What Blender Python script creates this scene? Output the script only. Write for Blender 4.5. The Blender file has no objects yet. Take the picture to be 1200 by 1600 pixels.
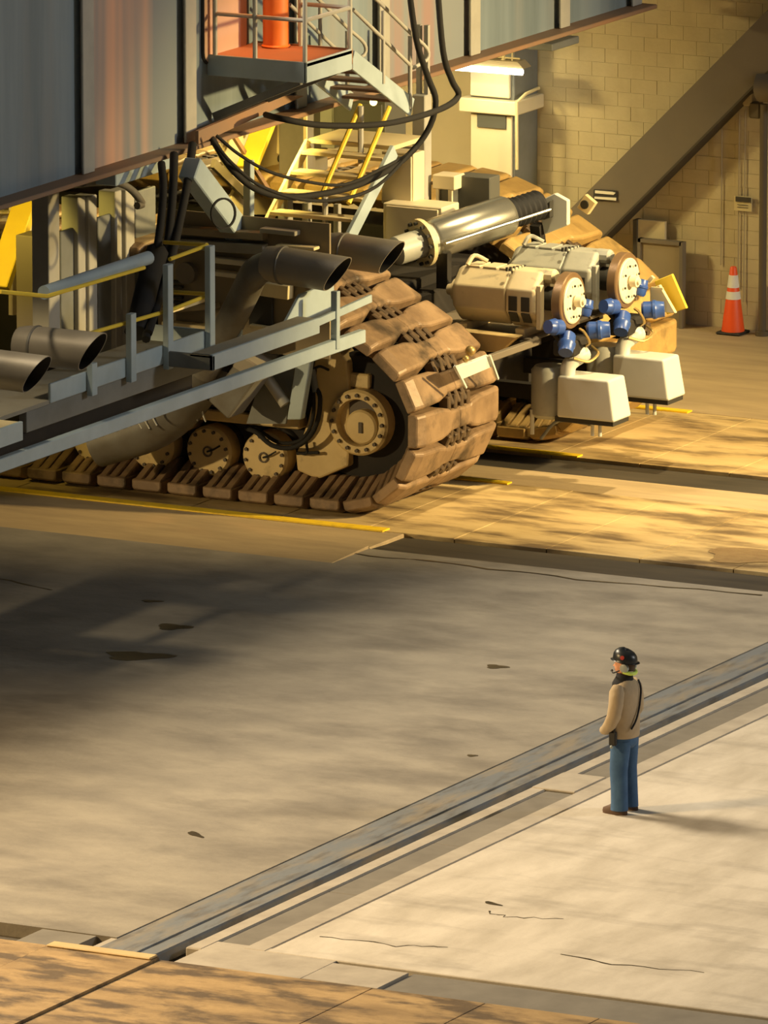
import bpy, bmesh, math, random
from mathutils import Vector, Matrix, Quaternion
random.seed(7)
SC = bpy.context.scene
COL = SC.collection
PI = math.pi
V = Vector

# ------------------------------------------------------------------ camera
cam_data = bpy.data.cameras.new('camera')
cam = bpy.data.objects.new('camera', cam_data)
COL.objects.link(cam)
AZ, PITCH = math.radians(27.5), math.radians(11.8)
cam.location = (53.16, -102.12, 24.3)
cam.rotation_euler = (PI / 2 - PITCH, 0, AZ)
cam_data.sensor_fit = 'VERTICAL'
cam_data.sensor_height = 24.0
cam_data.lens = 14500.0 * 24.0 / 1600.0
cam_data.clip_start = 1.0
cam_data.clip_end = 400.0
SC.camera = cam

# ------------------------------------------------------------------ world, lamps, exposure
world = bpy.data.worlds.new('hall_air')
SC.world = world
world.use_nodes = True
bg = world.node_tree.nodes['Background']
bg.inputs['Color'].default_value = (0.60, 0.63, 0.62, 1)
bg.inputs['Strength'].default_value = 0.08
SC.view_settings.view_transform = 'Standard'
SC.view_settings.look = 'None'
SC.view_settings.exposure = 0.0
SC.view_settings.gamma = 1.0
SC.view_settings.use_curve_mapping = False

def lamp(name, kind, loc, aim, energy, color, size=1.0, spot=60, blend=0.6, sizey=None):
    d = bpy.data.lights.new(name, kind)
    d.energy = energy
    d.color = color
    if kind == 'AREA':
        d.size = size
        if sizey:
            d.shape = 'RECTANGLE'
            d.size_y = sizey
    elif kind == 'SPOT':
        d.shadow_soft_size = size
        d.spot_size = math.radians(spot)
        d.spot_blend = blend
    else:
        d.shadow_soft_size = size
    o = bpy.data.objects.new(name, d)
    COL.objects.link(o)
    o.location = loc
    o.rotation_euler = (V(aim) - V(loc)).to_track_quat('-Z', 'Y').to_euler()
    return o

SODIUM = (1.0, 0.66, 0.24)
WARM = (1.0, 0.80, 0.50)
NEUTRAL = (1.0, 0.89, 0.72)
# flood mast on the right, level with the second lane: lights the truck front, the lanes and the block wall
lamp('flood_right', 'SPOT', (17, 5.6, 9.0), (0.3, 5.4, 1.6), 30000, (1.0, 0.72, 0.30), 0.35, 50, 0.7)
# lamp over the truck front
lamp('truck_lamp', 'SPOT', (4.5, 3.6, 15), (0.2, 4.6, 1.0), 9500, (1.0, 0.77, 0.40), 0.25, 36, 0.9)
# high bay lamp behind the platform: the platform throws its shade over the truck side and the middle of the floor
lamp('high_bay', 'SPOT', (-16, -9, 26), (7, -12, 0), 66000, (1.0, 0.83, 0.58), 4.0, 80, 0.5)
# weak white fill added far on the right to brighten the girder
lamp('girder_fill', 'AREA', (42, 6, 20), (-2, 1, 3), 4800, (1.0, 0.97, 0.92), 5)
# low golden flood on the near left, along the hubs
lamp('flood_left', 'SPOT', (-20, -28, 8), (-1.4, 0.8, 1.4), 23000, (1.0, 0.74, 0.36), 0.4, 13, 0.8)
lamp('amber_beacon', 'SPOT', (-2.3, 1.35, 9.4), (-2.4, 1.35, 5.5), 700, (1.0, 0.36, 0.10), 0.2, 36, 0.9)
lamp('pipe_fill', 'SPOT', (-2.4, -9.0, 7.3), (-0.9, -7.4, 3.2), 500, (1.0, 0.80, 0.50), 0.2, 50, 0.8)  # added spot without a known source, brightens the two left exhaust pipes
lamp('lane_lamp', 'SPOT', (-6, -27, 11), (4.2, -19.5, 0), 21000, (1.0, 0.68, 0.31), 1.5, 66, 1.0)
# sodium lamps under the platform
lamp('under_lamp_rear', 'AREA', (-3.5, 3.4, 4.62), (-5.6, 4.0, 3.2), 170, (1.0, 0.74, 0.20), 0.4)
lamp('under_lamp_left', 'SPOT', (-4.95, -2.2, 4.4), (-5.25, -0.2, 3.2), 220, (1.0, 0.74, 0.14), 0.2, 75, 0.5)
lamp('under_lamp_bay', 'AREA', (-6.5, 9.5, 5.2), (-7, 11.0, 0), 700, (1.0, 0.78, 0.34), 0.8)

# ------------------------------------------------------------------ materials
def mat(name, color, rough=0.6, metal=0.0, color2=None, scale=3.0, amount=0.5, stretch=(1, 1, 1),
        bump=0.0, bscale=None, lo=0.35, hi=0.7, dirt=None, dscale=1.2, dlo=0.5, dhi=0.75, damount=0.7,
        dstretch=(1, 1, 1), world=False, rot=0.0, emit=None, es=0.0, detail=5.0):
    m = bpy.data.materials.new(name)
    m.use_nodes = True
    nt = m.node_tree
    N, L = nt.nodes, nt.links
    b = N['Principled BSDF']
    b.inputs['Base Color'].default_value = (*color, 1)
    b.inputs['Roughness'].default_value = rough
    b.inputs['Metallic'].default_value = metal
    if emit:
        b.inputs['Emission Color'].default_value = (*emit, 1)
        b.inputs['Emission Strength'].default_value = es
    tc = N.new('ShaderNodeTexCoord')
    if world:
        geo = N.new('ShaderNodeNewGeometry')
        src = geo.outputs['Position']
    else:
        oi = N.new('ShaderNodeObjectInfo')
        ad = N.new('ShaderNodeVectorMath'); ad.operation = 'ADD'
        ml = N.new('ShaderNodeMath'); ml.operation = 'MULTIPLY'; ml.inputs[1].default_value = 37.0
        L.new(oi.outputs['Random'], ml.inputs[0])
        L.new(tc.outputs['Object'], ad.inputs[0])
        L.new(ml.outputs[0], ad.inputs[1])
        src = ad.outputs[0]
    col = None
    def noise(sc, st):
        mp = N.new('ShaderNodeMapping')
        mp.inputs['Scale'].default_value = st
        mp.inputs['Rotation'].default_value = (0, 0, rot)
        L.new(src, mp.inputs['Vector'])
        n = N.new('ShaderNodeTexNoise')
        n.inputs['Scale'].default_value = sc
        n.inputs['Detail'].default_value = detail
        n.inputs['Roughness'].default_value = 0.6
        L.new(mp.outputs[0], n.inputs['Vector'])
        return n
    def ramp(n, a, c):
        r = N.new('ShaderNodeMapRange')
        r.inputs['From Min'].default_value = a
        r.inputs['From Max'].default_value = c
        L.new(n.outputs['Fac'], r.inputs['Value'])
        return r
    if color2:
        n = noise(scale, stretch)
        r = ramp(n, lo, hi)
        k = N.new('ShaderNodeMath'); k.operation = 'MULTIPLY'; k.inputs[1].default_value = amount
        L.new(r.outputs[0], k.inputs[0])
        mx = N.new('ShaderNodeMix'); mx.data_type = 'RGBA'
        mx.inputs['A'].default_value = (*color, 1)
        mx.inputs['B'].default_value = (*color2, 1)
        L.new(k.outputs[0], mx.inputs['Factor'])
        col = mx.outputs['Result']
    if dirt:
        n = noise(dscale, dstretch)
        r = ramp(n, dlo, dhi)
        k = N.new('ShaderNodeMath'); k.operation = 'MULTIPLY'; k.inputs[1].default_value = damount
        L.new(r.outputs[0], k.inputs[0])
        mx = N.new('ShaderNodeMix'); mx.data_type = 'RGBA'
        if col:
            L.new(col, mx.inputs['A'])
        else:
            mx.inputs['A'].default_value = (*color, 1)
        mx.inputs['B'].default_value = (*dirt, 1)
        L.new(k.outputs[0], mx.inputs['Factor'])
        col = mx.outputs['Result']
    if col:
        L.new(col, b.inputs['Base Color'])
    if bump:
        n = noise(bscale or scale * 4, (1, 1, 1))
        bp = N.new('ShaderNodeBump')
        bp.inputs['Strength'].default_value = bump
        bp.inputs['Distance'].default_value = 0.02
        L.new(n.outputs['Fac'], bp.inputs['Height'])
        L.new(bp.outputs[0], b.inputs['Normal'])
    return m

M = {}
# floor: grey concrete with the platform's shade painted into the middle of the bay and small oil marks
M['concrete'] = mat('grey_concrete', (0.33, 0.295, 0.235), 0.75, color2=(0.19, 0.17, 0.14), scale=1.1, amount=0.85, stretch=(0.75, 1.1, 1),
                    bump=0.3, bscale=9, dirt=(0.12, 0.105, 0.085), dscale=0.8, dlo=0.50, dhi=0.68, damount=0.6, dstretch=(0.6, 1.1, 1), world=True, rot=0.5, detail=9)
def painted_shade(m):
    # darkens the floor colour to deepen the platform's shade, with a ragged edge
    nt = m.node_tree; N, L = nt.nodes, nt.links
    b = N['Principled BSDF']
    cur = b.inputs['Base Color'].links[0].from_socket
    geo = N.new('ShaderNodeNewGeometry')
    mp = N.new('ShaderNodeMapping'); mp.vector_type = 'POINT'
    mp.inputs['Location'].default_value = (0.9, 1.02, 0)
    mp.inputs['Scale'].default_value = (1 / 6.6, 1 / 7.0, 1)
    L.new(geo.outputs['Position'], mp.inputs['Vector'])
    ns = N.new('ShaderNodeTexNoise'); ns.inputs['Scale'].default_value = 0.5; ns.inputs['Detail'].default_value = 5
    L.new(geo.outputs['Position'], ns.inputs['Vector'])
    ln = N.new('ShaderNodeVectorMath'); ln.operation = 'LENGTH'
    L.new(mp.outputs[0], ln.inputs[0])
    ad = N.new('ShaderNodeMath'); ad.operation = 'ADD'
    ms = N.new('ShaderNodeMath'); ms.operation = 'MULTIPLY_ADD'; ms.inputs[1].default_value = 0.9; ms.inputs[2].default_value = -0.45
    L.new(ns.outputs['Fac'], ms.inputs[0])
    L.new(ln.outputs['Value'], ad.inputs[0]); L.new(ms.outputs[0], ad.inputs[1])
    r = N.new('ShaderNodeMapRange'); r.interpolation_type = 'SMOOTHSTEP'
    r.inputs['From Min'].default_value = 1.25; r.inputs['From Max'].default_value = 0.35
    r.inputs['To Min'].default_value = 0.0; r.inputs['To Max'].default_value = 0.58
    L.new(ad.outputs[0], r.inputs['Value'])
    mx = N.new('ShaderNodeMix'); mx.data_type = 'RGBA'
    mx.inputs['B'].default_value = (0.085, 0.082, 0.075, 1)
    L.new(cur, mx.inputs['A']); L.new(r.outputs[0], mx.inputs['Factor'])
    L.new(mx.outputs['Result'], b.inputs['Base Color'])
painted_shade(M['concrete'])
M['white_slab'] = mat('pale_concrete', (0.68, 0.62, 0.52), 0.7, color2=(0.42, 0.37, 0.29), scale=1.2, amount=0.8, stretch=(1.4, 0.5, 1), bump=0.2, bscale=12,
                      dirt=(0.24, 0.21, 0.17), dscale=1.6, dlo=0.52, dhi=0.72, damount=0.5, dstretch=(0.35, 1.2, 1), world=True, rot=0.6, detail=8)
M['lane'] = mat('golden_lane_concrete', (0.56, 0.42, 0.20), 0.6, color2=(0.33, 0.22, 0.09), scale=1.3, amount=0.85, stretch=(0.5, 1.6, 1), bump=0.25, bscale=10,
                dirt=(0.085, 0.055, 0.028), dscale=1.7, dlo=0.47, dhi=0.62, damount=0.8, dstretch=(0.4, 1.2, 1), world=True, rot=-0.25, detail=9)
M['lane_brown'] = mat('brown_lane_concrete', (0.47, 0.315, 0.14), 0.6, color2=(0.27, 0.175, 0.075), scale=1.6, amount=0.9, stretch=(0.6, 1.4, 1), lo=0.38, hi=0.62, bump=0.3, bscale=10,
                dirt=(0.075, 0.048, 0.024), dscale=2.2, dlo=0.47, dhi=0.60, damount=0.85, dstretch=(0.5, 1.2, 1), world=True, rot=-0.4, detail=9)
M['lane_pale'] = mat('tan_strip_concrete', (0.45, 0.34, 0.19), 0.7, color2=(0.27, 0.20, 0.12), scale=1.4, amount=0.7, stretch=(0.4, 2, 1), bump=0.2, bscale=10, world=True)
M['lip'] = mat('worn_lip_concrete', (0.62, 0.46, 0.22), 0.6, color2=(0.42, 0.30, 0.14), scale=2.0, world=True)
M['trench'] = mat('dark_trench', (0.032, 0.027, 0.02), 0.7, color2=(0.075, 0.06, 0.04), scale=1.5, amount=0.7, stretch=(0.4, 2, 1), world=True)
M['strip_grey'] = mat('grey_strip_concrete', (0.21, 0.19, 0.155), 0.75, color2=(0.14, 0.125, 0.10), scale=2.0, amount=0.7, world=True, bump=0.15)
M['curb'] = mat('curb_concrete', (0.46, 0.41, 0.33), 0.75, color2=(0.30, 0.26, 0.21), scale=2.4, amount=0.7, world=True, bump=0.15)
M['steel_plate'] = mat('blue_grey_steel', (0.175, 0.19, 0.205), 0.6, 0.1, color2=(0.27, 0.23, 0.17), scale=1.8, amount=0.9, lo=0.45, hi=0.65, world=True, bump=0.25, stretch=(2, 0.5, 1), dirt=(0.09, 0.08, 0.07), dscale=3.0, dlo=0.5, dhi=0.65, damount=0.6, dstretch=(2.5, 0.5, 1))
M['yellow_paint'] = mat('yellow_paint', (0.88, 0.60, 0.02), 0.5, color2=(0.42, 0.27, 0.03), scale=5, amount=0.6, lo=0.5, hi=0.75, world=True)
M['oil'] = mat('oil_stain', (0.045, 0.035, 0.02), 0.35, color2=(0.10, 0.075, 0.035), scale=6)
M['wet'] = mat('wet_concrete', (0.30, 0.20, 0.10), 0.10, color2=(0.44, 0.32, 0.16), scale=5, bump=0.5, bscale=6, world=True)
M['block'] = mat('painted_block', (0.60, 0.51, 0.31), 0.8, color2=(0.45, 0.37, 0.22), scale=1.2, amount=0.7, bump=0.15, bscale=20,
                 dirt=(0.30, 0.24, 0.14), dscale=0.8, dlo=0.5, dhi=0.75, damount=0.6, dstretch=(1, 1, 0.5), world=True)
M['wall'] = mat('wall_render', (0.56, 0.48, 0.31), 0.8, color2=(0.44, 0.37, 0.23), scale=0.7, amount=0.7, world=True, bump=0.1)
M['brace'] = mat('grey_brown_steel', (0.165, 0.135, 0.095), 0.6, color2=(0.13, 0.11, 0.08), scale=1.0, amount=0.7, world=True)
M['brace_dark'] = mat('dark_brown_steel', (0.05, 0.042, 0.03), 0.6)
M['girder'] = mat('blue_grey_girder_paint', (0.22, 0.275, 0.315), 0.55, color2=(0.125, 0.165, 0.19), scale=0.9, amount=0.8, stretch=(1, 1.6, 0.10),
                  lo=0.4, hi=0.65, dirt=(0.29, 0.27, 0.245), dscale=0.8, dlo=0.5, dhi=0.72, damount=0.5, dstretch=(1, 1.5, 0.1), bump=0.04)
M['girder_mauve'] = mat('faded_girder_paint', (0.24, 0.265, 0.28), 0.55, color2=(0.34, 0.21, 0.19), scale=0.8, amount=0.8, stretch=(1, 1.6, 0.1), lo=0.45, hi=0.62, bump=0.04)
M['girder_peach'] = mat('orange_lit_girder_paint', (0.24, 0.27, 0.28), 0.5, color2=(0.80, 0.45, 0.29), scale=0.62, amount=0.95, stretch=(1, 1.5, 0.06),
                        lo=0.44, hi=0.58, bump=0.04, detail=3.0)  # orange light on this panel is painted in as peach streaks
M['girder_rust'] = mat('rusty_flange', (0.30, 0.165, 0.085), 0.65, color2=(0.20, 0.15, 0.11), scale=1.0, amount=0.8, stretch=(1, 0.8, 1))
M['stiff'] = mat('stiffener_paint', (0.42, 0.41, 0.36), 0.55, color2=(0.32, 0.31, 0.28), scale=2, amount=0.7)
M['blue_steel'] = mat('light_blue_steel', (0.40, 0.49, 0.53), 0.45, color2=(0.30, 0.37, 0.39), scale=2.2, amount=0.6)
M['grey_steel'] = mat('mid_grey_steel', (0.19, 0.20, 0.19), 0.55, color2=(0.13, 0.135, 0.125), scale=2, amount=0.7)
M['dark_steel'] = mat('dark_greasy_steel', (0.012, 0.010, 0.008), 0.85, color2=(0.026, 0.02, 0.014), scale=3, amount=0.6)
M['deck'] = mat('deck_plate', (0.30, 0.28, 0.22), 0.6, color2=(0.18, 0.16, 0.12), scale=2)
M['rust_deck'] = mat('rust_red_deck', (0.40, 0.16, 0.07), 0.7, color2=(0.28, 0.15, 0.09), scale=2)
M['orange_post'] = mat('orange_post_paint', (0.78, 0.20, 0.03), 0.5, color2=(0.60, 0.16, 0.04), scale=3)
M['hatch'] = mat('faded_pink_panel', (0.55, 0.36, 0.27), 0.6, color2=(0.44, 0.30, 0.24), scale=2)
M['tube'] = mat('exhaust_pipe_metal', (0.265, 0.235, 0.185), 0.5, 0.15, color2=(0.20, 0.18, 0.145), scale=2.5, amount=0.7, bump=0.08)
M['tube_in'] = mat('sooty_pipe_inside', (0.02, 0.018, 0.015), 0.8)
M['duct'] = mat('stained_duct_metal', (0.15, 0.145, 0.13), 0.55, 0.1, color2=(0.10, 0.085, 0.06), scale=3, amount=0.8)
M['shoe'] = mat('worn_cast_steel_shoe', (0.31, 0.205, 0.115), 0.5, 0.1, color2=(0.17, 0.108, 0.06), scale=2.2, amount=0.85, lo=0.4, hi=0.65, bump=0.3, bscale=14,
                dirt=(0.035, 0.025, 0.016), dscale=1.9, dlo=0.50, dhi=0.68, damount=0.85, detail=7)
M['shoe_golden'] = mat('sodium_lit_steel_shoe', (0.50, 0.33, 0.11), 0.5, 0.1, color2=(0.30, 0.19, 0.07), scale=2.2, amount=0.7, lo=0.4, hi=0.7, bump=0.3, bscale=14,
                dirt=(0.05, 0.035, 0.02), dscale=1.6, dlo=0.58, dhi=0.75, damount=0.7)  # yellow of the sodium light put into the far track's shoe colour
M['lug'] = mat('greasy_hinge_lug', (0.075, 0.052, 0.032), 0.5, 0.2, color2=(0.16, 0.10, 0.05), scale=6, amount=0.6)
M['cream'] = mat('cream_truck_paint', (0.62, 0.47, 0.22), 0.5, color2=(0.46, 0.33, 0.14), scale=2.4, amount=0.7, bump=0.12, bscale=12,
                 dirt=(0.15, 0.10, 0.045), dscale=2.6, dlo=0.58, dhi=0.75, damount=0.8)
M['cream_dark'] = mat('dark_recess_brown', (0.07, 0.05, 0.03), 0.5)  # near-black brown for the recess floor, bolts and rings
M['motor'] = mat('pale_motor_paint', (0.66, 0.56, 0.36), 0.45, color2=(0.52, 0.44, 0.29), scale=2.5, amount=0.7, bump=0.06,
                 dirt=(0.20, 0.17, 0.12), dscale=4, dlo=0.6, dhi=0.75, damount=0.7)
M['motor_grey'] = mat('shaded_motor_and_grey_parts', (0.42, 0.42, 0.36), 0.45, color2=(0.30, 0.31, 0.28), scale=2.5, amount=0.7, bump=0.06,
                      dirt=(0.15, 0.13, 0.10), dscale=4, dlo=0.6, dhi=0.75, damount=0.7)  # duller light on the farther motor put into its colour; also plain grey parts
M['slot'] = mat('dark_opening', (0.03, 0.028, 0.022), 0.7)
M['disc_rim'] = mat('brown_disc_rim', (0.24, 0.15, 0.075), 0.4, 0.3, color2=(0.18, 0.11, 0.055), scale=3)
M['disc_face'] = mat('cream_disc_face', (0.80, 0.72, 0.52), 0.45, color2=(0.66, 0.57, 0.40), scale=3, amount=0.5)
M['blue'] = mat('blue_actuator_paint', (0.03, 0.075, 0.30), 0.35, color2=(0.05, 0.12, 0.40), scale=4, amount=0.6)
M['box_white'] = mat('off_white_cover_paint', (0.62, 0.62, 0.56), 0.45, color2=(0.52, 0.51, 0.45), scale=1.5, amount=0.5)
M['chrome'] = mat('polished_cylinder_metal', (0.50, 0.49, 0.42), 0.24, 0.85, color2=(0.40, 0.39, 0.33), scale=1.5, amount=0.5)
M['boot'] = mat('black_rubber_boot', (0.012, 0.012, 0.014), 0.6)
M['cable'] = mat('black_rubber_cable', (0.010, 0.009, 0.008), 0.85)
M['brass'] = mat('brass_fitting', (0.45, 0.32, 0.12), 0.4, 0.6)
M['yellow_steel'] = mat('yellow_painted_steel', (0.85, 0.62, 0.05), 0.45, color2=(0.70, 0.48, 0.05), scale=3, amount=0.5)
M['cream_steel'] = mat('cream_painted_steel', (0.76, 0.64, 0.36), 0.5, color2=(0.62, 0.50, 0.27), scale=2, amount=0.5)
M['cabinet'] = mat('cabinet_paint', (0.72, 0.64, 0.45), 0.5, color2=(0.62, 0.54, 0.36), scale=1.5, amount=0.5)
M['cabinet_dark'] = mat('dark_cabinet_paint', (0.10, 0.10, 0.085), 0.5)
M['lamp_tube'] = mat('lit_lamp_tube', (1, 1, 1), 0.4, emit=(1.0, 0.93, 0.66), es=12.0)
M['bulb'] = mat('lit_bulb', (1, 0.9, 0.6), 0.4, emit=(1.0, 0.72, 0.18), es=10.0)
M['cone'] = mat('orange_cone_plastic', (0.88, 0.10, 0.015), 0.45)
M['reflective'] = mat('white_reflective_band', (0.82, 0.80, 0.72), 0.4)
M['rubber'] = mat('black_rubber_base', (0.02, 0.018, 0.015), 0.7)
M['sign_white'] = mat('white_sign', (0.75, 0.70, 0.56), 0.6)
M['sign_yellow'] = mat('cream_placard', (0.66, 0.56, 0.30), 0.6)
M['sign_dark'] = mat('dark_sign', (0.035, 0.03, 0.028), 0.6)
M['board'] = mat('brown_board', (0.27, 0.215, 0.125), 0.7, color2=(0.22, 0.17, 0.10), scale=2)
M['pipe'] = mat('brown_pipe_paint', (0.12, 0.095, 0.06), 0.5)
M['conduit'] = mat('painted_conduit', (0.40, 0.33, 0.20), 0.6)
M['skin'] = mat('skin', (0.68, 0.33, 0.19), 0.5)
M['jacket'] = mat('tan_canvas', (0.44, 0.345, 0.225), 0.85, color2=(0.36, 0.28, 0.18), scale=9, amount=0.6, bump=0.25, bscale=25)
M['collar'] = mat('black_corduroy', (0.012, 0.012, 0.015), 0.9)
M['denim'] = mat('blue_denim', (0.055, 0.13, 0.27), 0.85, color2=(0.03, 0.08, 0.19), scale=7, amount=0.7, bump=0.3, bscale=20)
M['leather'] = mat('brown_boot_leather', (0.10, 0.055, 0.032), 0.6)
M['helmet'] = mat('black_hard_hat_shell', (0.015, 0.018, 0.02), 0.35)
M['muff'] = mat('grey_ear_cup', (0.30, 0.34, 0.33), 0.45)
M['neon'] = mat('neon_yellow_band', (0.65, 0.85, 0.15), 0.5)
M['red'] = mat('red_print', (0.45, 0.04, 0.03), 0.5)
M['hair'] = mat('brown_hair', (0.07, 0.045, 0.03), 0.8)

# ------------------------------------------------------------------ helpers
class MB:
    """collects shapes given in scene coordinates; build() links them as one mesh object"""
    def __init__(s):
        s.v, s.f = [], []
    def add(s, vs, fs):
        n = len(s.v)
        s.v += [V(p) for p in vs]
        s.f += [[i + n for i in f] for f in fs]
        return s
    def box(s, a, b):
        (x0, y0, z0), (x1, y1, z1) = [(min(p), max(p)) for p in zip(a, b)] and (tuple(map(min, zip(a, b))), tuple(map(max, zip(a, b))))
        vs = [(x, y, z) for z in (z0, z1) for y in (y0, y1) for x in (x0, x1)]
        return s.add(vs, [(0, 2, 3, 1), (4, 5, 7, 6), (0, 1, 5, 4), (2, 6, 7, 3), (0, 4, 6, 2), (1, 3, 7, 5)])
    def bar(s, p, q, w, h=None, up=(0, 0, 1)):
        p, q = V(p), V(q)
        h = h or w
        d = (q - p).normalized()
        u = V(up)
        if abs(d.dot(u)) > 0.98:
            u = V((0, 1, 0)) if abs(d.y) < 0.9 else V((1, 0, 0))
        sd = d.cross(u).normalized()
        u = sd.cross(d).normalized()
        vs = [e + sd * (a * w / 2) + u * (c * h / 2) for e in (p, q) for a, c in ((-1, -1), (1, -1), (1, 1), (-1, 1))]
        return s.add(vs, [(3, 2, 1, 0), (4, 5, 6, 7), (0, 1, 5, 4), (1, 2, 6, 5), (2, 3, 7, 6), (3, 0, 4, 7)])
    def ring(s, c, ax, r, n, u=None):
        ax = V(ax).normalized()
        u = V(u) if u else (V((0, 0, 1)) if abs(ax.z) < 0.9 else V((1, 0, 0)))
        e1 = (u - ax * u.dot(ax)).normalized()
        e2 = ax.cross(e1)
        return [V(c) + e1 * (r * math.cos(2 * PI * k / n)) + e2 * (r * math.sin(2 * PI * k / n)) for k in range(n)]
    def loft(s, rings, cap=True, closed=False):
        n = len(rings[0])
        vs = [p for r in rings for p in r]
        fs = []
        m = len(rings)
        for i in range(m if closed else m - 1):
            j = (i + 1) % m
            for k in range(n):
                fs.append((i * n + k, i * n + (k + 1) % n, j * n + (k + 1) % n, j * n + k))
        if cap and not closed:
            fs.append(tuple(range(n - 1, -1, -1)))
            fs.append(tuple((m - 1) * n + k for k in range(n)))
        return s.add(vs, fs)
    def tube(s, p, q, r, n=12, r2=None):
        d = V(q) - V(p)
        return s.loft([s.ring(p, d, r, n), s.ring(q, d, r if r2 is None else r2, n)])
    def hoop(s, c, ax, prof, n=28):
        """a closed ring: prof is a loop of (radius, distance along the axis)"""
        ax = V(ax).normalized()
        return s.loft([s.ring(V(c) + ax * t, ax, r, n) for r, t in prof], cap=False, closed=True)
    def lathe(s, c, ax, prof, n=24):
        """prof: (radius, distance along the axis) from the back to the front"""
        ax = V(ax).normalized()
        return s.loft([s.ring(V(c) + ax * t, ax, max(r, 1e-4), n) for r, t in prof])
    def path(s, pts, r, n=8, smooth=4, radii=None):
        pts = [V(p) for p in pts]
        if smooth > 1 and len(pts) > 2:
            P = [pts[0] * 2 - pts[1]] + pts + [pts[-1] * 2 - pts[-2]]
            out = []
            for i in range(1, len(P) - 2):
                for k in range(smooth):
                    t = k / smooth
                    a, b, c, d = P[i - 1], P[i], P[i + 1], P[i + 2]
                    out.append(0.5 * ((2 * b) + (c - a) * t + (2 * a - 5 * b + 4 * c - d) * t * t + (3 * b - a - 3 * c + d) * t ** 3))
            out.append(pts[-1])
            pts = out
        rings = []
        u = None
        for i, p in enumerate(pts):
            d = (pts[min(i + 1, len(pts) - 1)] - pts[max(i - 1, 0)]).normalized()
            if u is None:
                u = V((0, 0, 1)) if abs(d.z) < 0.9 else V((1, 0, 0))
            u = (u - d * u.dot(d)).normalized()
            rr = r if radii is None else radii[0] + (radii[1] - radii[0]) * i / (len(pts) - 1)
            rings.append(s.ring(p, d, rr, n, u))
        return s.loft(rings)
    def prism(s, poly, ext):
        poly = [V(p) for p in poly]
        e = V(ext)
        n = len(poly)
        vs = poly + [p + e for p in poly]
        fs = [tuple(range(n - 1, -1, -1)), tuple(range(n, 2 * n))] + [(i, (i + 1) % n, (i + 1) % n + n, i + n) for i in range(n)]
        return s.add(vs, fs)
    def ball(s, c, r, n=12, m=8, sq=(1, 1, 1)):
        rings = []
        for i in range(m + 1):
            t = PI * i / m
            rr, zz = max(math.sin(t), 1e-3), -math.cos(t)
            rings.append([V(c) + V((r * sq[0] * rr * math.cos(2 * PI * k / n), r * sq[1] * rr * math.sin(2 * PI * k / n), r * sq[2] * zz)) for k in range(n)])
        return s.loft(rings)
    def build(s, name, m, parent=None, bevel=0.0, smooth=None, segs=1):
        org = V((0, 0, 0))
        p = parent
        while p:
            org += p.location
            p = p.parent
        me = bpy.data.meshes.new(name)
        me.from_pydata([tuple(p - org) for p in s.v], [], s.f)
        bm = bmesh.new(); bm.from_mesh(me)
        bmesh.ops.recalc_face_normals(bm, faces=bm.faces)
        if smooth is not None:
            for f in bm.faces:
                f.smooth = True
            for e in bm.edges:
                if len(e.link_faces) == 2 and e.calc_face_angle(0) > math.radians(smooth):
                    e.smooth = False
        bm.to_mesh(me); bm.free()
        o = bpy.data.objects.new(name, me)
        COL.objects.link(o)
        if parent:
            o.parent = parent
        me.materials.append(M[m] if isinstance(m, str) else m)
        if bevel:
            b = o.modifiers.new('edge', 'BEVEL')
            b.width = bevel; b.segments = segs; b.limit_method = 'ANGLE'
        return o

def tag(o, label=None, cat=None, group=None, kind=None):
    if label: o['label'] = label
    if cat: o['category'] = cat
    if group: o['group'] = group
    if kind: o['kind'] = kind
    return o
def thing(name, label, cat, loc=(0, 0, 0), group=None):
    o = bpy.data.objects.new(name, None)
    o.empty_display_size = 0.2
    COL.objects.link(o)
    o.location = loc
    return tag(o, label, cat, group)
def mesh_obj(name, me, parent, loc=None, mtx=None):
    o = bpy.data.objects.new(name, me)
    COL.objects.link(o)
    if parent: o.parent = parent
    if mtx is not None: o.matrix_local = mtx
    elif loc is not None: o.location = loc
    return o
def copy_tree(o, parent=None):
    c = o.copy(); COL.objects.link(c)
    if parent: c.parent = parent
    for ch in list(o.children): copy_tree(ch, c)
    return c
PANEL0 = V((-5.7517, 0.36, 6.3500))
PANELX = (0.009274, 0, 0.000651)
PANELY = (-0.000082, 0, -0.008387)
def P_at(x, y):
    """a spot on the machinery panel, given in panel steps"""
    return PANEL0 + V((x * PANELX[0] + y * PANELY[0], 0.0, x * PANELX[2] + y * PANELY[2]))
def off(p, dx=0, dy=0, dz=0):
    return (p[0] + dx, p[1] + dy, p[2] + dz)

# ================================================================== FLOOR
def slab(name, x0, x1, y0, y1, z, m, parent, th=0.12, gap=0.006, bevel=0.004):
    return MB().box((x0 + gap, y0 + gap, z - th), (x1 - gap, y1 - gap, z)).build(name, m, parent, bevel)
floor = MB().box((-32, -45, -0.5), (34, 15.4, -0.16)).build('floor', 'trench')
tag(floor, kind='structure')
fl = floor
MB().box((-32, -19.62, -0.16), (7.05, -2.0, 0)).build('bay_slab', 'concrete', fl)
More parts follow.
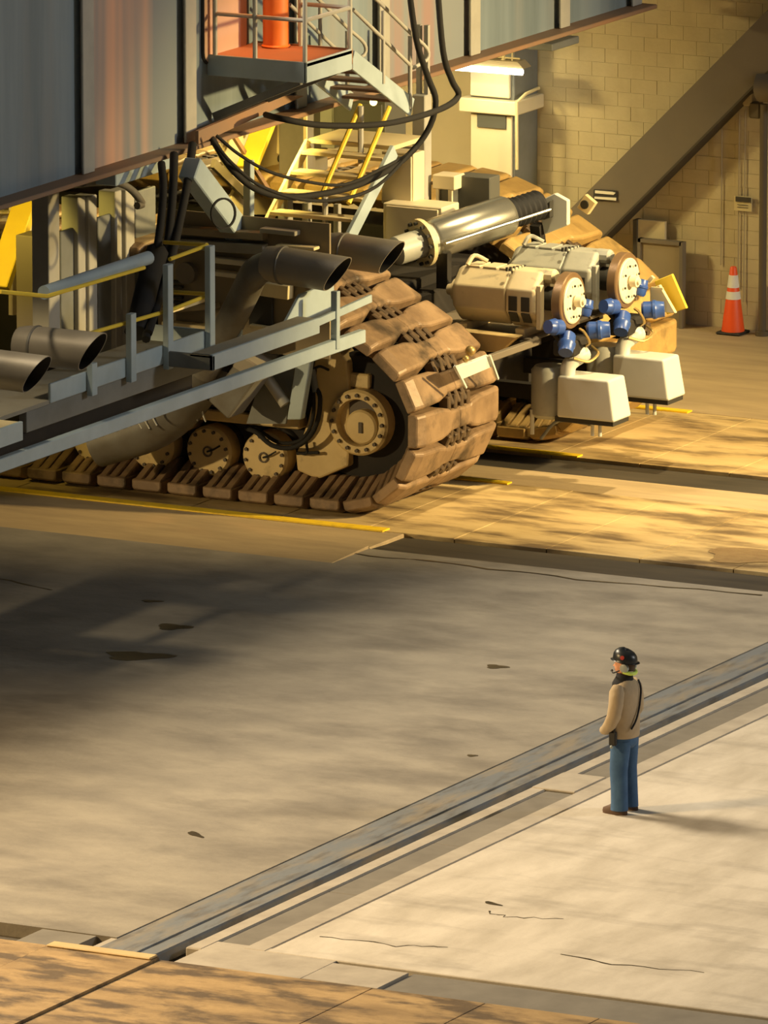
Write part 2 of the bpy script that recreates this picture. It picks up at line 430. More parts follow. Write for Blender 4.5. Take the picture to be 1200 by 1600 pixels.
# shallow kerb strips beside the first lane
MB().prism([(-32, -2.0, 0), (-32, -2.0, -0.16), (-32, -1.0, -0.16), (-32, -1.0, 0.03)], (32.3, 0, 0)).build('kerb_strip', 'lane_pale', fl)
MB().box((0.3, -2.0, -0.16), (32, -1.0, -0.004)).build('kerb_strip', 'concrete', fl, 0.01)
MB().prism([(0.3, -1.0, -0.16), (0.3, -0.02, -0.16), (0.3, -0.02, -0.05), (0.3, -0.5, -0.045), (0.3, -1.0, -0.02)], (31.7, 0, 0)).build('trench_bed', 'trench', fl)
MB().box((-32, -0.97, -0.16), (0.3, -0.02, 0.0)).build('kerb_strip', 'lane_pale', fl, 0.01)
# lane slabs, 1.3 m pieces
def lane(y0, y1, x0, n, m='lane', first=None):
    for k in range(n):
        slab('lane_slab', x0 + 1.3 * k, x0 + 1.3 * (k + 1), y0, y1, random.uniform(-0.004, 0.004), m, fl)
lane(0.0, 3.4, -9.4, 22)
lane(5.35, 8.8, -9.4, 22)
MB().box((-32, 0.0, -0.16), (-9.41, 8.8, 0)).build('lane_bed', 'lane', fl)
MB().box((-9.4, 3.41, -0.16), (32, 4.35, -0.01)).build('middle_strip', 'lane_pale', fl, 0.01)
MB().box((-9.4, 4.35, -0.17), (32, 5.34, -0.05)).build('drain_trench', 'trench', fl)
MB().box((-32, 8.81, -0.16), (32, 15.2, 0)).build('wall_apron', 'lane_pale', fl)
# third lane in the foreground
for x0, x1 in ((-4.5, 6.58), (6.62, 7.9), (7.9, 10.4), (10.4, 11.7), (11.7, 13.0), (13.0, 14.3), (14.3, 15.6), (15.6, 17.0)):
    slab('lane_slab', x0, x1, -24.0, -20.22, 0.03 if x0 == 6.62 else 0.0, 'lane_brown', fl)
MB().box((6.64, -20.40, 0.03), (7.88, -20.23, 0.055)).build('worn_lip', 'lip', fl, 0.01)
# plates and pits between the lane and the bay
slab('cover_plate', 6.15, 6.82, -20.22, -19.62, -0.01, 'strip_grey', fl)
slab('cover_plate', 6.98, 7.42, -20.22, -19.62, -0.01, 'curb', fl)
slab('cover_plate', 3.0, 5.2, -20.22, -19.62, -0.01, 'strip_grey', fl)
MB().box((5.2, -20.22, -0.16), (6.15, -19.62, -0.14)).build('pit_bottom', 'trench', fl)
slab('end_slab', 8.05, 9.55, -20.22, -19.25, -0.005, 'curb', fl)
slab('end_slab', 9.55, 10.45, -20.22, -19.5, 0.0, 'curb', fl)
MB().box((10.46, -20.2, -0.16), (32, -19.42, -0.03)).build('gutter_strip', 'strip_grey', fl)
# crane rail set in the floor
rail = MB().box((7.06, -20.2, -0.16), (7.52, -2.0, -0.006)).build('rail_plate', 'steel_plate', fl, 0.01)
MB().box((7.53, -20.2, -0.16), (7.74, -2.0, -0.012)).build('rail_head', 'steel_plate', fl, 0.02)
MB().box((7.74, -20.2, -0.16), (7.86, -2.0, -0.15)).build('rail_groove', 'trench', fl)
MB().box((7.86, -19.6, -0.16), (8.05, -2.0, -0.01)).build('rail_edge', 'curb', fl, 0.015)
for k in range(7):
    slab('drain_cover', 8.05, 8.43, -19.2 + 2.45 * k, -19.2 + 2.45 * (k + 1), -0.03, 'strip_grey', fl)
MB().box((8.43, -19.4, -0.16), (8.70, -2.0, 0.0)).build('curb_edge', 'curb', fl, 0.015)
MB().box((8.715, -19.4, -0.16), (32, -2.0, 0.0)).build('pale_slab', 'white_slab', fl, 0.01)
MB().box((7.88, -11.55, -0.03), (8.42, -10.75, 0.004)).build('repair_patch', 'curb', fl, 0.01)
# painted edge lines
def line(name, label, p, q, w):
    o = MB().bar(off(p, 0, 0, 0.012), off(q, 0, 0, 0.012), w, 0.02).build(name, 'yellow_paint', fl)
    return o
line('painted_line', '', (-12, 0.02, 0), (0.02, 0.02, 0), 0.20)
line('painted_line', '', (-8, 3.38, 0), (0.08, 3.38, 0), 0.14)
line('painted_line', '', (-8, 5.40, 0), (0.10, 5.40, 0), 0.16)
line('painted_line', '', (-8, 8.78, 0), (0.08, 8.78, 0), 0.16)
def blot(c, a, b, rot, label, name='oil_stain', m='oil'):
    vs = []
    n = 22
    for k in range(n):
        t = 2 * PI * k / n
        r = 1 + 0.22 * math.sin(3 * t + 1) + random.uniform(-0.1, 0.1)
        x, y = a * r * math.cos(t), b * r * math.sin(t)
        vs.append((c[0] + x * math.cos(rot) - y * math.sin(rot), c[1] + x * math.sin(rot) + y * math.cos(rot), 0.001))
    MB().prism(vs, (0, 0, 0.003)).build(name, m, fl)
blot((0.72, -7.75, 0), 0.40, 0.22, 0.35, '')
blot((0.33, -6.16, 0), 0.20, 0.16, 0.3, '')
blot((-0.6, -5.0, 0), 0.13, 0.06, 0.3, '')
blot((4.78, -6.30, 0.00), 0.13, 0.10, 0.2, '')
blot((6.60, -10.51, 0.00), 0.06, 0.05, 0.4, '')
blot((5.61, -15.26, 0.00), 0.16, 0.05, -0.6, '')
blot((9.90, -16.51, 0.00), 0.12, 0.04, -0.3, '')

def crack(pts, w):
    left, right = [], []
    P_ = []
    for a, b in zip(pts, pts[1:]):
        for k in range(6):
            t = k / 6
            P_.append(V(a).lerp(V(b), t) + V((random.uniform(-0.02, 0.02), random.uniform(-0.05, 0.05), 0)))
    P_.append(V(pts[-1]))
    vs, fs = [], []
    for i, p in enumerate(P_):
        d = (P_[min(i + 1, len(P_) - 1)] - P_[max(i - 1, 0)]).normalized()
        n = V((-d.y, d.x, 0)) * (w * random.uniform(0.3, 1.0))
        vs += [(p.x + n.x, p.y + n.y, 0.002), (p.x - n.x, p.y - n.y, 0.002)]
        if i: fs.append((2 * i - 2, 2 * i, 2 * i + 1, 2 * i - 1))
    MB().add(vs, fs).build('floor_crack', 'oil', fl)
crack([(-1.25, -1.44, 0.00), (0.00, -1.40, 0.00), (1.60, -1.35, 0.00), (3.44, -1.45, 0.00), (5.87, -1.23, 0.00)], 0.03)
crack([(-2.89, -4.75, 0.00), (-2.01, -5.00, -0.00)], 0.02)
crack([(8.91, -18.57, 0.00), (9.82, -18.58, 0.00), (10.32, -18.38, 0.00)], 0.02)
crack([(9.99, -16.83, 0.00), (10.27, -16.94, 0.00), (10.86, -16.75, 0.00)], 0.015)
crack([(11.51, -18.06, 0.00), (12.17, -18.19, 0.00), (13.15, -18.09, 0.00)], 0.02)
blot((4.77, 0.82, 0.00), 0.62, 0.42, 0.3, '', 'wet_patch', 'wet')

# ================================================================== WALL
wall = MB().box((-32, 14.612, -0.1), (34, 15.2, 14)).build('wall_back', 'wall')
tag(wall, kind='structure')
bw, bh = 0.41, 0.203
bme = MB().box((-bw / 2 + 0.003, -0.05, -bh / 2 + 0.0025), (bw / 2 - 0.003, 0.05, bh / 2 - 0.0025)).build('block', 'block')
bmesh_block = bme.data
bpy.data.objects.remove(bme)
for r in range(28):
    for c in range(10):
        x = -5.1 + bw * (c + (0.5 if r % 2 else 0))
        o = mesh_obj('block', bmesh_block, wall, (x, 14.654 + random.uniform(-0.003, 0.003), bh * (r + 0.5)))
MB().box((-32, 14.60, -0.1), (-5.31, 14.72, 14)).build('wall_panel', 'wall', wall)
MB().box((-5.31, 14.60, bh * 28), (-0.6, 14.72, 14)).build('wall_panel', 'wall', wall)
MB().box((-0.76, 14.60, -0.1), (34, 14.72, bh * 28)).build('wall_panel', 'wall', wall)

# pilaster with a cabinet front beside the block wall
pil = thing('wall_pilaster', 'boxy cream pilaster under the tube lamp with a grey side face', 'pilaster', (-5.9, 14.2, 0))
P0 = (-5.82, 13.85, 2.23); P1 = (-5.13, 13.85, 2.28)
MB().box((P0[0], 13.85, 0), (P1[0], 14.59, 7)).build('shaft', 'grey_steel', pil, 0.01)
MB().box((P0[0] + 0.02, 13.80, 0.2), (P1[0] - 0.02, 13.85, (-5.45, 13.80, 2.91)[2])).build('front_panel', 'cabinet', pil, 0.01)
MB().box((P0[0] + 0.14, 13.77, (-5.45, 13.80, 2.73)[2]), (P1[0] - 0.10, 13.80, (-5.45, 13.80, 2.95)[2])).build('vent_opening', 'cabinet_dark', pil)
MB().box((P0[0] - 0.12, 13.70, (-5.45, 13.80, 2.94)[2]), (P1[0] + 0.1, 14.6, (-5.45, 13.80, 3.14)[2])).build('ledge', 'cabinet', pil, 0.015)
MB().box((P0[0] + 0.02, 13.78, (-5.45, 13.80, 3.17)[2]), (P1[0] - 0.05, 13.85, (-5.45, 13.80, 3.52)[2])).build('upper_panel', 'cabinet', pil, 0.012)
cd = MB().path([(-5.01, 13.70, 2.18), (-5.02, 13.70, 3.14), (-4.97, 13.90, 3.24), (-5.07, 14.50, 3.23)], 0.025, 8, 1).build('pipe', 'cream_steel', pil, smooth=40)

fx = thing('tube_lamp', 'lit fluorescent tube lamp hanging above the cream pilaster', 'lamp', (-5.35, 13.30, 3.68))
MB().tube((-5.99, 13.30, 3.64), (-4.73, 13.30, 3.65), 0.045, 12).build('lamp_tube', 'lamp_tube', fx, smooth=40)
MB().prism([(-6.01, 13.30, 3.68), (-4.71, 13.30, 3.70), (-4.81, 13.30, 3.79), (-5.55, 13.30, 3.78)], (0, 0.25, 0)).build('reflector', 'conduit', fx)
MB().tube((-5.08, 13.40, 3.77), (-5.06, 13.40, 3.97), 0.03, 8, 0.008).tube((-5.35, 13.40, 3.82), (-4.82, 13.40, 3.82), 0.012, 6).tube((-5.25, 13.40, 3.70), (-5.04, 13.40, 3.82), 0.014, 6).tube(off((-5.60, 13.40, 3.74), 0, 0, 0), ((-5.60, 13.40, 3.74)[0], 13.4, 5.6), 0.012, 6).tube((-4.94, 13.40, 3.78), ((-4.94, 13.40, 3.78)[0], 13.4, 5.6), 0.012, 6).build('hanger', 'cream_steel', fx)
lamp('tube_lamp_light', 'AREA', off((-5.24, 13.10, 3.59), 0.15, -0.15, -0.05), off((-5.24, 13.10, 3.59), 0.2, 0.5, -3), 15, (1.0, 0.90, 0.55), 1.1, sizey=0.2)

# diagonal wall brace
A0, A1 = (-4.22, 14.10, 1.29), (-1.15, 14.10, 4.37)
br = thing('diagonal_brace', 'broad grey brown steel brace running diagonally across the block wall', 'brace', off(A0, 0, 0, -0.2))
d = (V(A1) - V(A0)).normalized(); sd = V((-d.z, 0, d.x))
w = 0.29
q = [V(A0) - d * 0.4, V(A1) + d * 2.0]
MB().prism([q[0] - sd * w, q[1] - sd * w, q[1] + sd * w, q[0] + sd * w], (0, 0.05, 0)).build('web_plate', 'brace', br)
MB().prism([q[0] - sd * (w + 0.03), q[1] - sd * (w + 0.03), q[1] - sd * w, q[0] - sd * w], (0, 0.40, 0)).build('flange', 'brace_dark', br)
MB().prism([q[0] + sd * (w + 0.03), q[1] + sd * (w + 0.03), q[1] + sd * w, q[0] + sd * w], (0, 0.40, 0)).build('flange', 'brace', br)
sg = thing('brace_sign', 'small dark sign with white lettering bars on the diagonal brace', 'sign', (-3.78, 14.05, 1.86))
def plate(pxs, Y, th, name, m, parent):
    return MB().prism(pxs, (0, th, 0)).build(name, m, parent)
plate([(-3.98, 14.07, 1.92), (-3.62, 14.07, 1.93), (-3.62, 14.07, 1.78), (-3.99, 14.07, 1.77)], 14.07, 0.02, 'sign_board', 'sign_dark', sg)
plate([(-3.95, 14.05, 1.91), (-3.68, 14.05, 1.91), (-3.63, 14.05, 1.90), (-3.66, 14.05, 1.87), (-3.95, 14.05, 1.87)], 14.05, 0.015, 'letter_bar', 'sign_white', sg)
plate([(-3.96, 14.05, 1.82), (-3.62, 14.05, 1.83), (-3.62, 14.05, 1.79), (-3.96, 14.05, 1.79)], 14.05, 0.015, 'letter_bar', 'sign_white', sg)

# wall plumbing at the right
wp = thing('wall_pipe', 'dark brown standpipe rising along the block wall right of the cone', 'pipe', ((-1.45, 14.30, 0.08)[0], 14.3, 0))
xp = (-1.44, 14.30, 0.08)[0]
MB().tube((xp, 14.3, 0.0), (xp, 14.3, 3.3), 0.055, 12).build('riser', 'pipe', wp, smooth=40)
MB().tube((xp, 14.3, 0.0), (xp, 14.3, 0.06), 0.10, 12).build('foot_flange', 'pipe', wp, smooth=40)
dr = thing('valve_drum', 'grey brown valve drum high on the wall above the standpipe', 'valve', (-1.38, 14.20, 3.57))
MB().tube(off((-1.47, 14.20, 3.56), 0, 0, 0), off((-0.84, 14.20, 3.61), 0, 0, 0), 0.22, 20).build('drum', 'brace', dr, 0.02, smooth=40)
MB().box(off((-1.78, 14.30, 3.64), 0, 0, 0), off((-1.64, 14.30, 3.25), 0, 0.2, 0)).build('valve_body', 'conduit', dr, 0.02)
MB().box(off((-1.68, 14.30, 3.31), 0, 0, 0), off((-1.51, 14.30, 3.08), 0, 0.15, 0)).build('outlet', 'pipe', dr, 0.02)
MB().tube((-1.72, 14.35, 3.48), (-1.46, 14.25, 3.55), 0.05, 10).build('neck', 'pipe', dr, smooth=40)
for a, (x0, y0, y1) in enumerate(((1127, 178, 350), (1154, 180, 420), (1163, 182, 470))):
    t = (-2.09, 14.57, 1.68)
    pa = ((-2.22, 14.57, 1.67), (-1.95, 14.57, 1.69), (-1.86, 14.57, 1.70))[a]
    o = MB().tube((pa[0], 14.57, (0.9, 0.6, 0.4)[a]), (pa[0], 14.57, 3.15), 0.009, 8).build('wall_conduit', 'conduit', smooth=40)
    tag(o, ('thin conduit on the block wall, the one farthest from the standpipe', 'thin conduit on the block wall running behind the left half of the placard',
            'thin conduit on the block wall, the one nearest the standpipe')[a], 'conduit', 'thin conduits on the block wall')
pl = thing('wall_placard', 'small cream placard with a dark heading on the block wall above the cone', 'sign', (-1.88, 14.54, 1.81))
MB().box((-2.00, 14.53, 1.71), off((-1.73, 14.53, 1.92), 0, 0.02, 0)).build('board', 'sign_yellow', pl)
MB().box((-1.97, 14.51, 1.84), off((-1.74, 14.51, 1.91), 0, 0.015, 0)).build('heading_bar', 'brace_dark', pl)
for k in range(2):
    a = off((-1.95, 14.52, 1.79), 0, 0, -0.035 * k); b = off((-1.78, 14.52, 1.81), 0, 0.01, -0.035 * k - 0.012)
    MB().box(a, b).build('text_bar', 'brace', pl)
# leaning panels
b1 = thing('leaning_board', 'tall pale board in a dark frame leaning on the block wall', 'board', (-3.20, 14.20, 0.04))
MB().box(((-3.50, 14.40, 0.03)[0], 14.44, 0), ((-3.04, 14.40, 0.07)[0], 14.50, (-3.41, 14.40, 1.47)[2])).build('panel', 'block', b1)
MB().box(((-3.52, 14.40, 0.03)[0], 14.40, 0), ((-3.46, 14.40, 0.03)[0], 14.54, (-3.41, 14.40, 1.47)[2])).build('frame_bar', 'brace_dark', b1)
b2 = thing('leaning_hatch', 'brown framed hatch panel leaning in front of the pale board', 'panel', (-2.90, 14.00, 0.15))
MB().box(((-3.36, 14.20, 0.07)[0], 14.26, 0), ((-2.68, 14.20, 0.13)[0], 14.30, (-3.01, 14.20, 1.22)[2])).build('panel', 'board', b2)
for x in (996, 1062):
    xx = ((-3.34, 14.20, 0.07) if x == 996 else (-2.68, 14.20, 0.13))[0]
    MB().box((xx - 0.025, 14.22, 0), (xx + 0.025, 14.34, (-3.01, 14.20, 1.24)[2])).build('frame_bar', 'brace', b2)
MB().box(((-3.36, 14.20, 0.07)[0], 14.22, (-3.01, 14.20, 1.19)[2]), ((-2.68, 14.20, 0.13)[0], 14.34, (-3.01, 14.20, 1.24)[2])).build('frame_bar', 'brace', b2)

# traffic cone
cx, cy, _ = (-1.98, 14.47, 0.00)
cx, cy, _ = (-1.87, 14.25, 0.00)
co = thing('traffic_cone', 'orange traffic cone with two white bands by the block wall', 'cone', (cx, cy, 0))
MB().box((cx - 0.19, cy - 0.19, 0.0), (cx + 0.19, cy + 0.19, 0.04)).build('base', 'rubber', co, 0.02)
H = 0.96
def cr(z): return 0.165 - (0.165 - 0.045) * (z - 0.04) / (H - 0.04)
def frus(z0, z1, e=0): return [(cr(z0) + e, z0), (cr(z1) + e, z1)]
MB().lathe((cx, cy, 0), (0, 0, 1), [(cr(0.04), 0.04), (cr(H - 0.02), H - 0.02), (cr(H) - 0.01, H)], 24).build('cone_body', 'cone', co, smooth=40)
MB().lathe((cx, cy, 0), (0, 0, 1), frus(0.50, 0.61, 0.004), 24).build('white_band', 'reflective', co, smooth=40)
MB().lathe((cx, cy, 0), (0, 0, 1), frus(0.665, 0.84, 0.004), 24).build('white_band', 'reflective', co, smooth=40)

# ================================================================== CRAWLER TRACKS
def shoe_mesh():
    m = MB()
    for s in (-1, 1):
        # pad: slightly crowned outer face with a sloping end
        y0, y1, y2 = 0.30 * s, 1.00 * s, 1.15 * s
        prof = []
        for y, zt, hx in ((0.0, -0.018, 0.14), (y0 * 0.9, -0.006, 0.14), (y0, 0.0, 0.165), (y0 * 1.7, 0.0, 0.208), (y1, 0.0, 0.222), (y2, -0.055, 0.212)):
            prof.append([V((-hx, y, -0.19)), V((hx, y, -0.19)), V((hx, y, zt - 0.03)), V((hx - 0.03, y, zt)), V((-hx + 0.03, y, zt)), V((-hx, y, zt - 0.03))])
        m.loft(prof)
        # slotted inner plate, falling towards the pad end
        for x in (-0.14, 0.0, 0.14):
            m.prism([(x - 0.056, 0.42 * s, -0.18), (x - 0.056, 0.46 * s, -0.40), (x - 0.056, 0.62 * s, -0.40), (x - 0.056, 1.13 * s, -0.18)], (0.112, 0, 0))
    nf = len(m.f)
    for y in (-0.27, -0.09, 0.09, 0.27):
        m.box((0.10, y - 0.045, -0.18), (0.31, y + 0.045, -0.035))
    for y in (-0.18, 0.0, 0.18):
        m.box((-0.30, y - 0.04, -0.18), (-0.10, y + 0.04, -0.04))
    o = m.build('track_shoe', 'shoe', None, 0.012)
    o.data.materials.append(M['lug'])
    for p in o.data.polygons:
        if p.index >= nf:
            p.material_index = 1
    return o
shoe_proto = shoe_mesh()
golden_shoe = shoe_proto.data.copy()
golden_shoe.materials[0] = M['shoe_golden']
RS, XC, ZC = 1.18, -0.95, 1.18
def track_path(pitch=0.52, xmin=-9.3):
    """(point, tangent, normal) of the outer face of each shoe, from the ground run round the nose to the top run"""
    out = []
    th = math.radians(60)
    pts = [(xmin, 0.0), (XC, 0.0)]
    n = 16
    for k in range(1, n + 1):
        a = -PI / 2 + (PI / 2 + th) * k / n
        pts.append((XC + RS * math.cos(a), ZC + RS * math.sin(a)))
    ex, ez = pts[-1]
    L1 = 1.75
    tx, tz = -math.sin(th), math.cos(th)
    # normal at angle th from +X: (cos th, sin th)
    pts.append((ex + tx * L1, ez + tz * L1))
    lx, lz = pts[-1]
    pts += [(lx - 0.5, lz + 0.14), (lx - 1.2, lz + 0.20), (xmin, lz + 0.20)]
    seg = [(V((a[0], 0, a[1])), V((b[0], 0, b[1]))) for a, b in zip(pts, pts[1:])]
    tot = sum((b - a).length for a, b in seg)
    t = pitch * 0.62
    while t < tot - 0.1:
        u = t
        for a, b in seg:
            l = (b - a).length
            if u <= l:
                p = a + (b - a) * (u / l)
                break
            u -= l
        def at(u):
            for a, b in seg:
                l = (b - a).length
                if u <= l: return a + (b - a) * (u / l)
                u -= l
            return seg[-1][1]
        d = (at(min(t + pitch / 2, tot - 0.01)) - at(max(t - pitch / 2, 0))).normalized()
        mid = (at(min(t + pitch / 2, tot - 0.01)) + at(max(t - pitch / 2, 0))) / 2
        out.append((mid.lerp(p, 0.5), d, V((d.z, 0, -d.x))))
        t += pitch
    return out
def make_track(Y, label, shoe):
    root = thing('crawler_track', label, 'crawler track', (-4.5, Y, 0), 'crawler tracks of the corner truck')
    for k, (p, d, nrm) in enumerate(track_path()):
        mt = Matrix((( d.x, 0, nrm.x, p.x + 4.5), (0, 1, 0, 0), (d.z, 0, nrm.z, p.z), (0, 0, 0, 1)))
        o = mesh_obj('track_shoe', shoe, root, mtx=mt)
        b = o.modifiers.new('edge', 'BEVEL'); b.width = 0.014; b.segments = 1; b.limit_method = 'ANGLE'
    # drive tumbler in the nose
    m = MB().lathe((XC, Y - 0.55, ZC), (0, 1, 0), [(0.25, -0.05), (0.80, 0), (0.84, 0.05), (0.84, 0.45), (0.45, 0.5), (0.45, 0.6), (0.84, 0.65), (0.84, 1.05), (0.80, 1.1), (0.25, 1.15)], 28)
    for k in range(10):
        a = 2 * PI * k / 10
        c = V((XC + 0.84 * math.cos(a), Y, ZC + 0.84 * math.sin(a)))
        m.bar(c - V((math.cos(a), 0, math.sin(a))) * 0.1 + V((0, -0.35, 0)), c - V((math.cos(a), 0, math.sin(a))) * 0.1 + V((0, 0.35, 0)), 0.16, 0.3, (math.cos(a), 0, math.sin(a)))
    m.build('drive_tumbler', 'dark_steel', root, smooth=35)
    MB().prism([(-8.9, Y - 0.45, 0.45), (-1.9, Y - 0.45, 0.45), (-1.5, Y - 0.45, 0.9), (-1.5, Y - 0.45, 1.6), (-2.4, Y - 0.45, 2.6), (-8.9, Y - 0.45, 2.7)], (0, 0.9, 0)).build('side_frame', 'dark_steel', root, 0.02)
    # carrying wheels inside the lower run
    for x in range(9):
        xx = -2.22 - 0.84 * x
        MB().lathe((xx, Y - 0.5, 0.56), (0, 1, 0), [(0.36, 0), (0.39, 0.04), (0.39, 1.0), (0.36, 1.04)], 20).build('road_wheel', 'dark_steel', root, smooth=40)
    return root
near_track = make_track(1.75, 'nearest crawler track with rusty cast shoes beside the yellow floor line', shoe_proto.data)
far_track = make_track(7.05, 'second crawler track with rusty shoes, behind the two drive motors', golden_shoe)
bpy.data.objects.remove(shoe_proto)

# bearing housing at the nose of the near track
hs = thing('bearing_housing', 'cream cast bearing housing with a bolted ring inside the near track nose', 'housing', (-1.1, 1.1, 0.4))
MB().prism([(-1.53, 1.05, 2.03), (-1.40, 1.05, 2.08), (-1.19, 1.05, 2.03), (-1.08, 1.05, 1.91), (-1.05, 1.05, 1.58), (-1.05, 1.05, 0.79), (-1.06, 1.05, 0.55), (-1.47, 1.05, 0.35), (-1.58, 1.05, 0.35), (-1.81, 1.05, 0.42),
            (-1.83, 1.05, 0.63), (-1.66, 1.05, 1.07), (-1.56, 1.05, 1.45), (-1.58, 1.05, 1.74)], (0, 0.5, 0)).build('cheek_plate', 'cream', hs, 0.03, segs=2)
MB().prism([(-1.18, 1.20, 1.49), (-0.66, 1.20, 1.53), (-0.55, 1.20, 1.14), (-0.62, 1.20, 0.76), (-0.85, 1.20, 0.67), (-0.85, 1.20, 0.55), (-1.12, 1.20, 0.52), (-1.37, 1.20, 0.45)], (0, 0.4, 0)).build('lower_web', 'cream', hs, 0.03, segs=2)
MB().box(off((-1.13, 1.10, 1.57), 0, 0, 0), off((-0.79, 1.10, 1.76), 0, 0.5, 0)).build('top_lug', 'cream', hs, 0.02)
rc = V((-0.88, 1.00, 1.15))
MB().lathe(rc, (0, -1, 0), [(0.40, -0.25), (0.43, -0.2), (0.43, 0.02), (0.40, 0.05), (0.31, 0.05), (0.295, 0.0), (0.295, -0.08), (0.0, -0.08)], 36).build('bolted_ring', 'cream', hs, smooth=30)
MB().lathe(rc + V((0.06, 0, -0.05)), (0, -1, 0), [(0.225, -0.09), (0.225, 0.05), (0.20, 0.075), (0.0, 0.08)], 28).build('shaft_cap', 'cream', hs, smooth=30)
MB().lathe(rc + V((0, 0.0, 0)), (0, -1, 0), [(0.29, -0.079), (0.29, -0.07), (0.0, -0.069)], 28).build('dark_recess', 'cream_dark', hs)
MB().box(rc + V((0.04, -0.10, -0.12)), rc + V((0.09, -0.05, 0.02))).build('key_tab', 'cream_dark', hs)
for k in range(16):
    a = 2 * PI * k / 16
    MB().lathe(rc + V((0.36 * math.cos(a), -0.05, 0.36 * math.sin(a))), (0, -1, 0), [(0.026, 0), (0.026, 0.035)], 6).build('bolt', 'cream_dark', hs)
# wheel hubs of the near track
def hub(x, label, first=True):
    z, y = 0.57, 0.98
    r = thing('wheel_hub', label, 'wheel hub', (x, y, z), 'cream wheel hubs of the near track')
    MB().lathe((x, y, z), (0, -1, 0), [(0.31, -0.42), (0.33, -0.38), (0.33, -0.04), (0.30, 0.0), (0.0, 0.012)], 28).build('hub_cap', 'cream', r, smooth=30)
    m = MB()
    for k in range(12):
        a = 2 * PI * k / 12 + 0.2
        MB().lathe((x + 0.27 * math.cos(a), y, z + 0.27 * math.sin(a)), (0, -1, 0), [(0.024, -0.02), (0.024, 0.03)], 6).build('bolt', 'cream_dark', r)
    MB().hoop((x, y - 0.012, z), (0, -1, 0), [(0.07, 0), (0.07, 0.015), (0.05, 0.015), (0.05, 0.0)], 14).build('dark_ring', 'cream_dark', r)
    MB().path([(x, y - 0.03, z), (x + 0.10, y - 0.05, z + 0.04), (x + 0.2, y - 0.05, z + 0.10)], 0.012, 6).build('grease_line', 'cable', r)
    return r
HX = [-2.25, -3.07, -3.92, -4.76]
h0 = None
for x, lb in zip(HX, ('cream wheel hub of the near track nearest the bearing housing', 'second cream wheel hub from the bearing housing',
                      'third wheel hub from the bearing housing, half under the beam', 'fourth wheel hub from the bearing housing, in shadow under the beam')):
    hub(x, lb)
tl = thing('frame_ledge', 'cream ledge of the truck frame above the nearest wheel hubs', 'frame', (-2.5, 1.1, 0.95))
MB().box((-3.6, 1.0, 0.97), (-1.75, 1.45, 1.12)).build('ledge_plate', 'cream', tl, 0.02)
MB().lathe((-3.42, 0.97, 0.93), (0, -1, 0), [(0.13, -0.3), (0.13, 0.0), (0.0, 0.02)], 14).build('boss', 'cream', tl, smooth=40)
# hoses hanging at the housing
hz = thing('grease_hose', 'outer black hose looping from the housing to the hubs', 'hose', (-1.41, 0.85, 1.84), 'black hoses at the housing')
MB().path([(-1.47, 0.90, 1.83), (-1.45, 0.85, 1.62), (-1.34, 0.80, 1.48), (-1.37, 0.80, 1.18), (-1.51, 0.80, 0.92), (-1.76, 0.80, 0.77), (-2.04, 0.80, 0.78), (-2.28, 0.85, 0.91), (-2.49, 0.95, 0.93)], 0.032, 8).build('hose', 'cable', hz, smooth=60)
MB().tube((-1.48, 0.85, 1.81), (-1.41, 0.82, 1.53), 0.045, 8).build('sleeve', 'grey_steel', hz, smooth=50)
MB().path([(-1.46, 0.85, 1.82), (-1.39, 0.90, 1.85), (-1.33, 1.02, 1.79)], 0.018, 6).build('clip', 'cable', hz)
hz2 = thing('grease_hose', 'inner black hose hanging just above the outer loop by the housing', 'hose', (-1.46, 0.95, 1.61), 'black hoses at the housing')
MB().path([(-1.54, 0.98, 1.59), (-1.51, 0.95, 1.27), (-1.57, 0.95, 1.01), (-1.74, 0.95, 0.83), (-2.02, 0.95, 0.79), (-2.27, 0.98, 0.89), (-2.42, 1.00, 0.94)], 0.026, 8).build('hose', 'cable', hz2, smooth=60)
MB().path([(-1.62, 0.95, 0.84), (-1.61, 0.95, 0.69), (-1.74, 0.95, 0.68)], 0.02, 6).tube((-1.76, 0.96, 0.67), (-1.44, 0.96, 0.71), 0.022, 8).build('fitting', 'cable', hz2)
# scraper plate before the shoes
sp = thing('mud_scraper', 'dirty white scraper plate hanging before the upper shoes of the near track', 'scraper', (0.42, 1.76, 1.84))
MB().prism([(0.42, 1.17, 1.94), (0.42, 2.12, 1.94), (0.42, 2.27, 1.78), (0.42, 1.35, 1.76)], (-0.05, 0, 0.02)).build('blade', 'box_white', sp, 0.008)
MB().bar((0.45, 1.09, 1.99), (0.45, 1.40, 1.65), 0.03, 0.03).bar((0.45, 2.06, 1.96), (0.45, 2.30, 1.61), 0.03, 0.03).build('side_bar', 'box_white', sp)
MB().bar((0.40, 2.16, 1.90), (0.54, 3.30, 1.95), 0.08, 0.09).build('arm', 'brace', sp, 0.01)
MB().ball((0.38, 1.66, 2.08), 0.07).ball((0.38, 1.53, 2.00), 0.045).build('grease_lump', 'brass', sp, smooth=60)

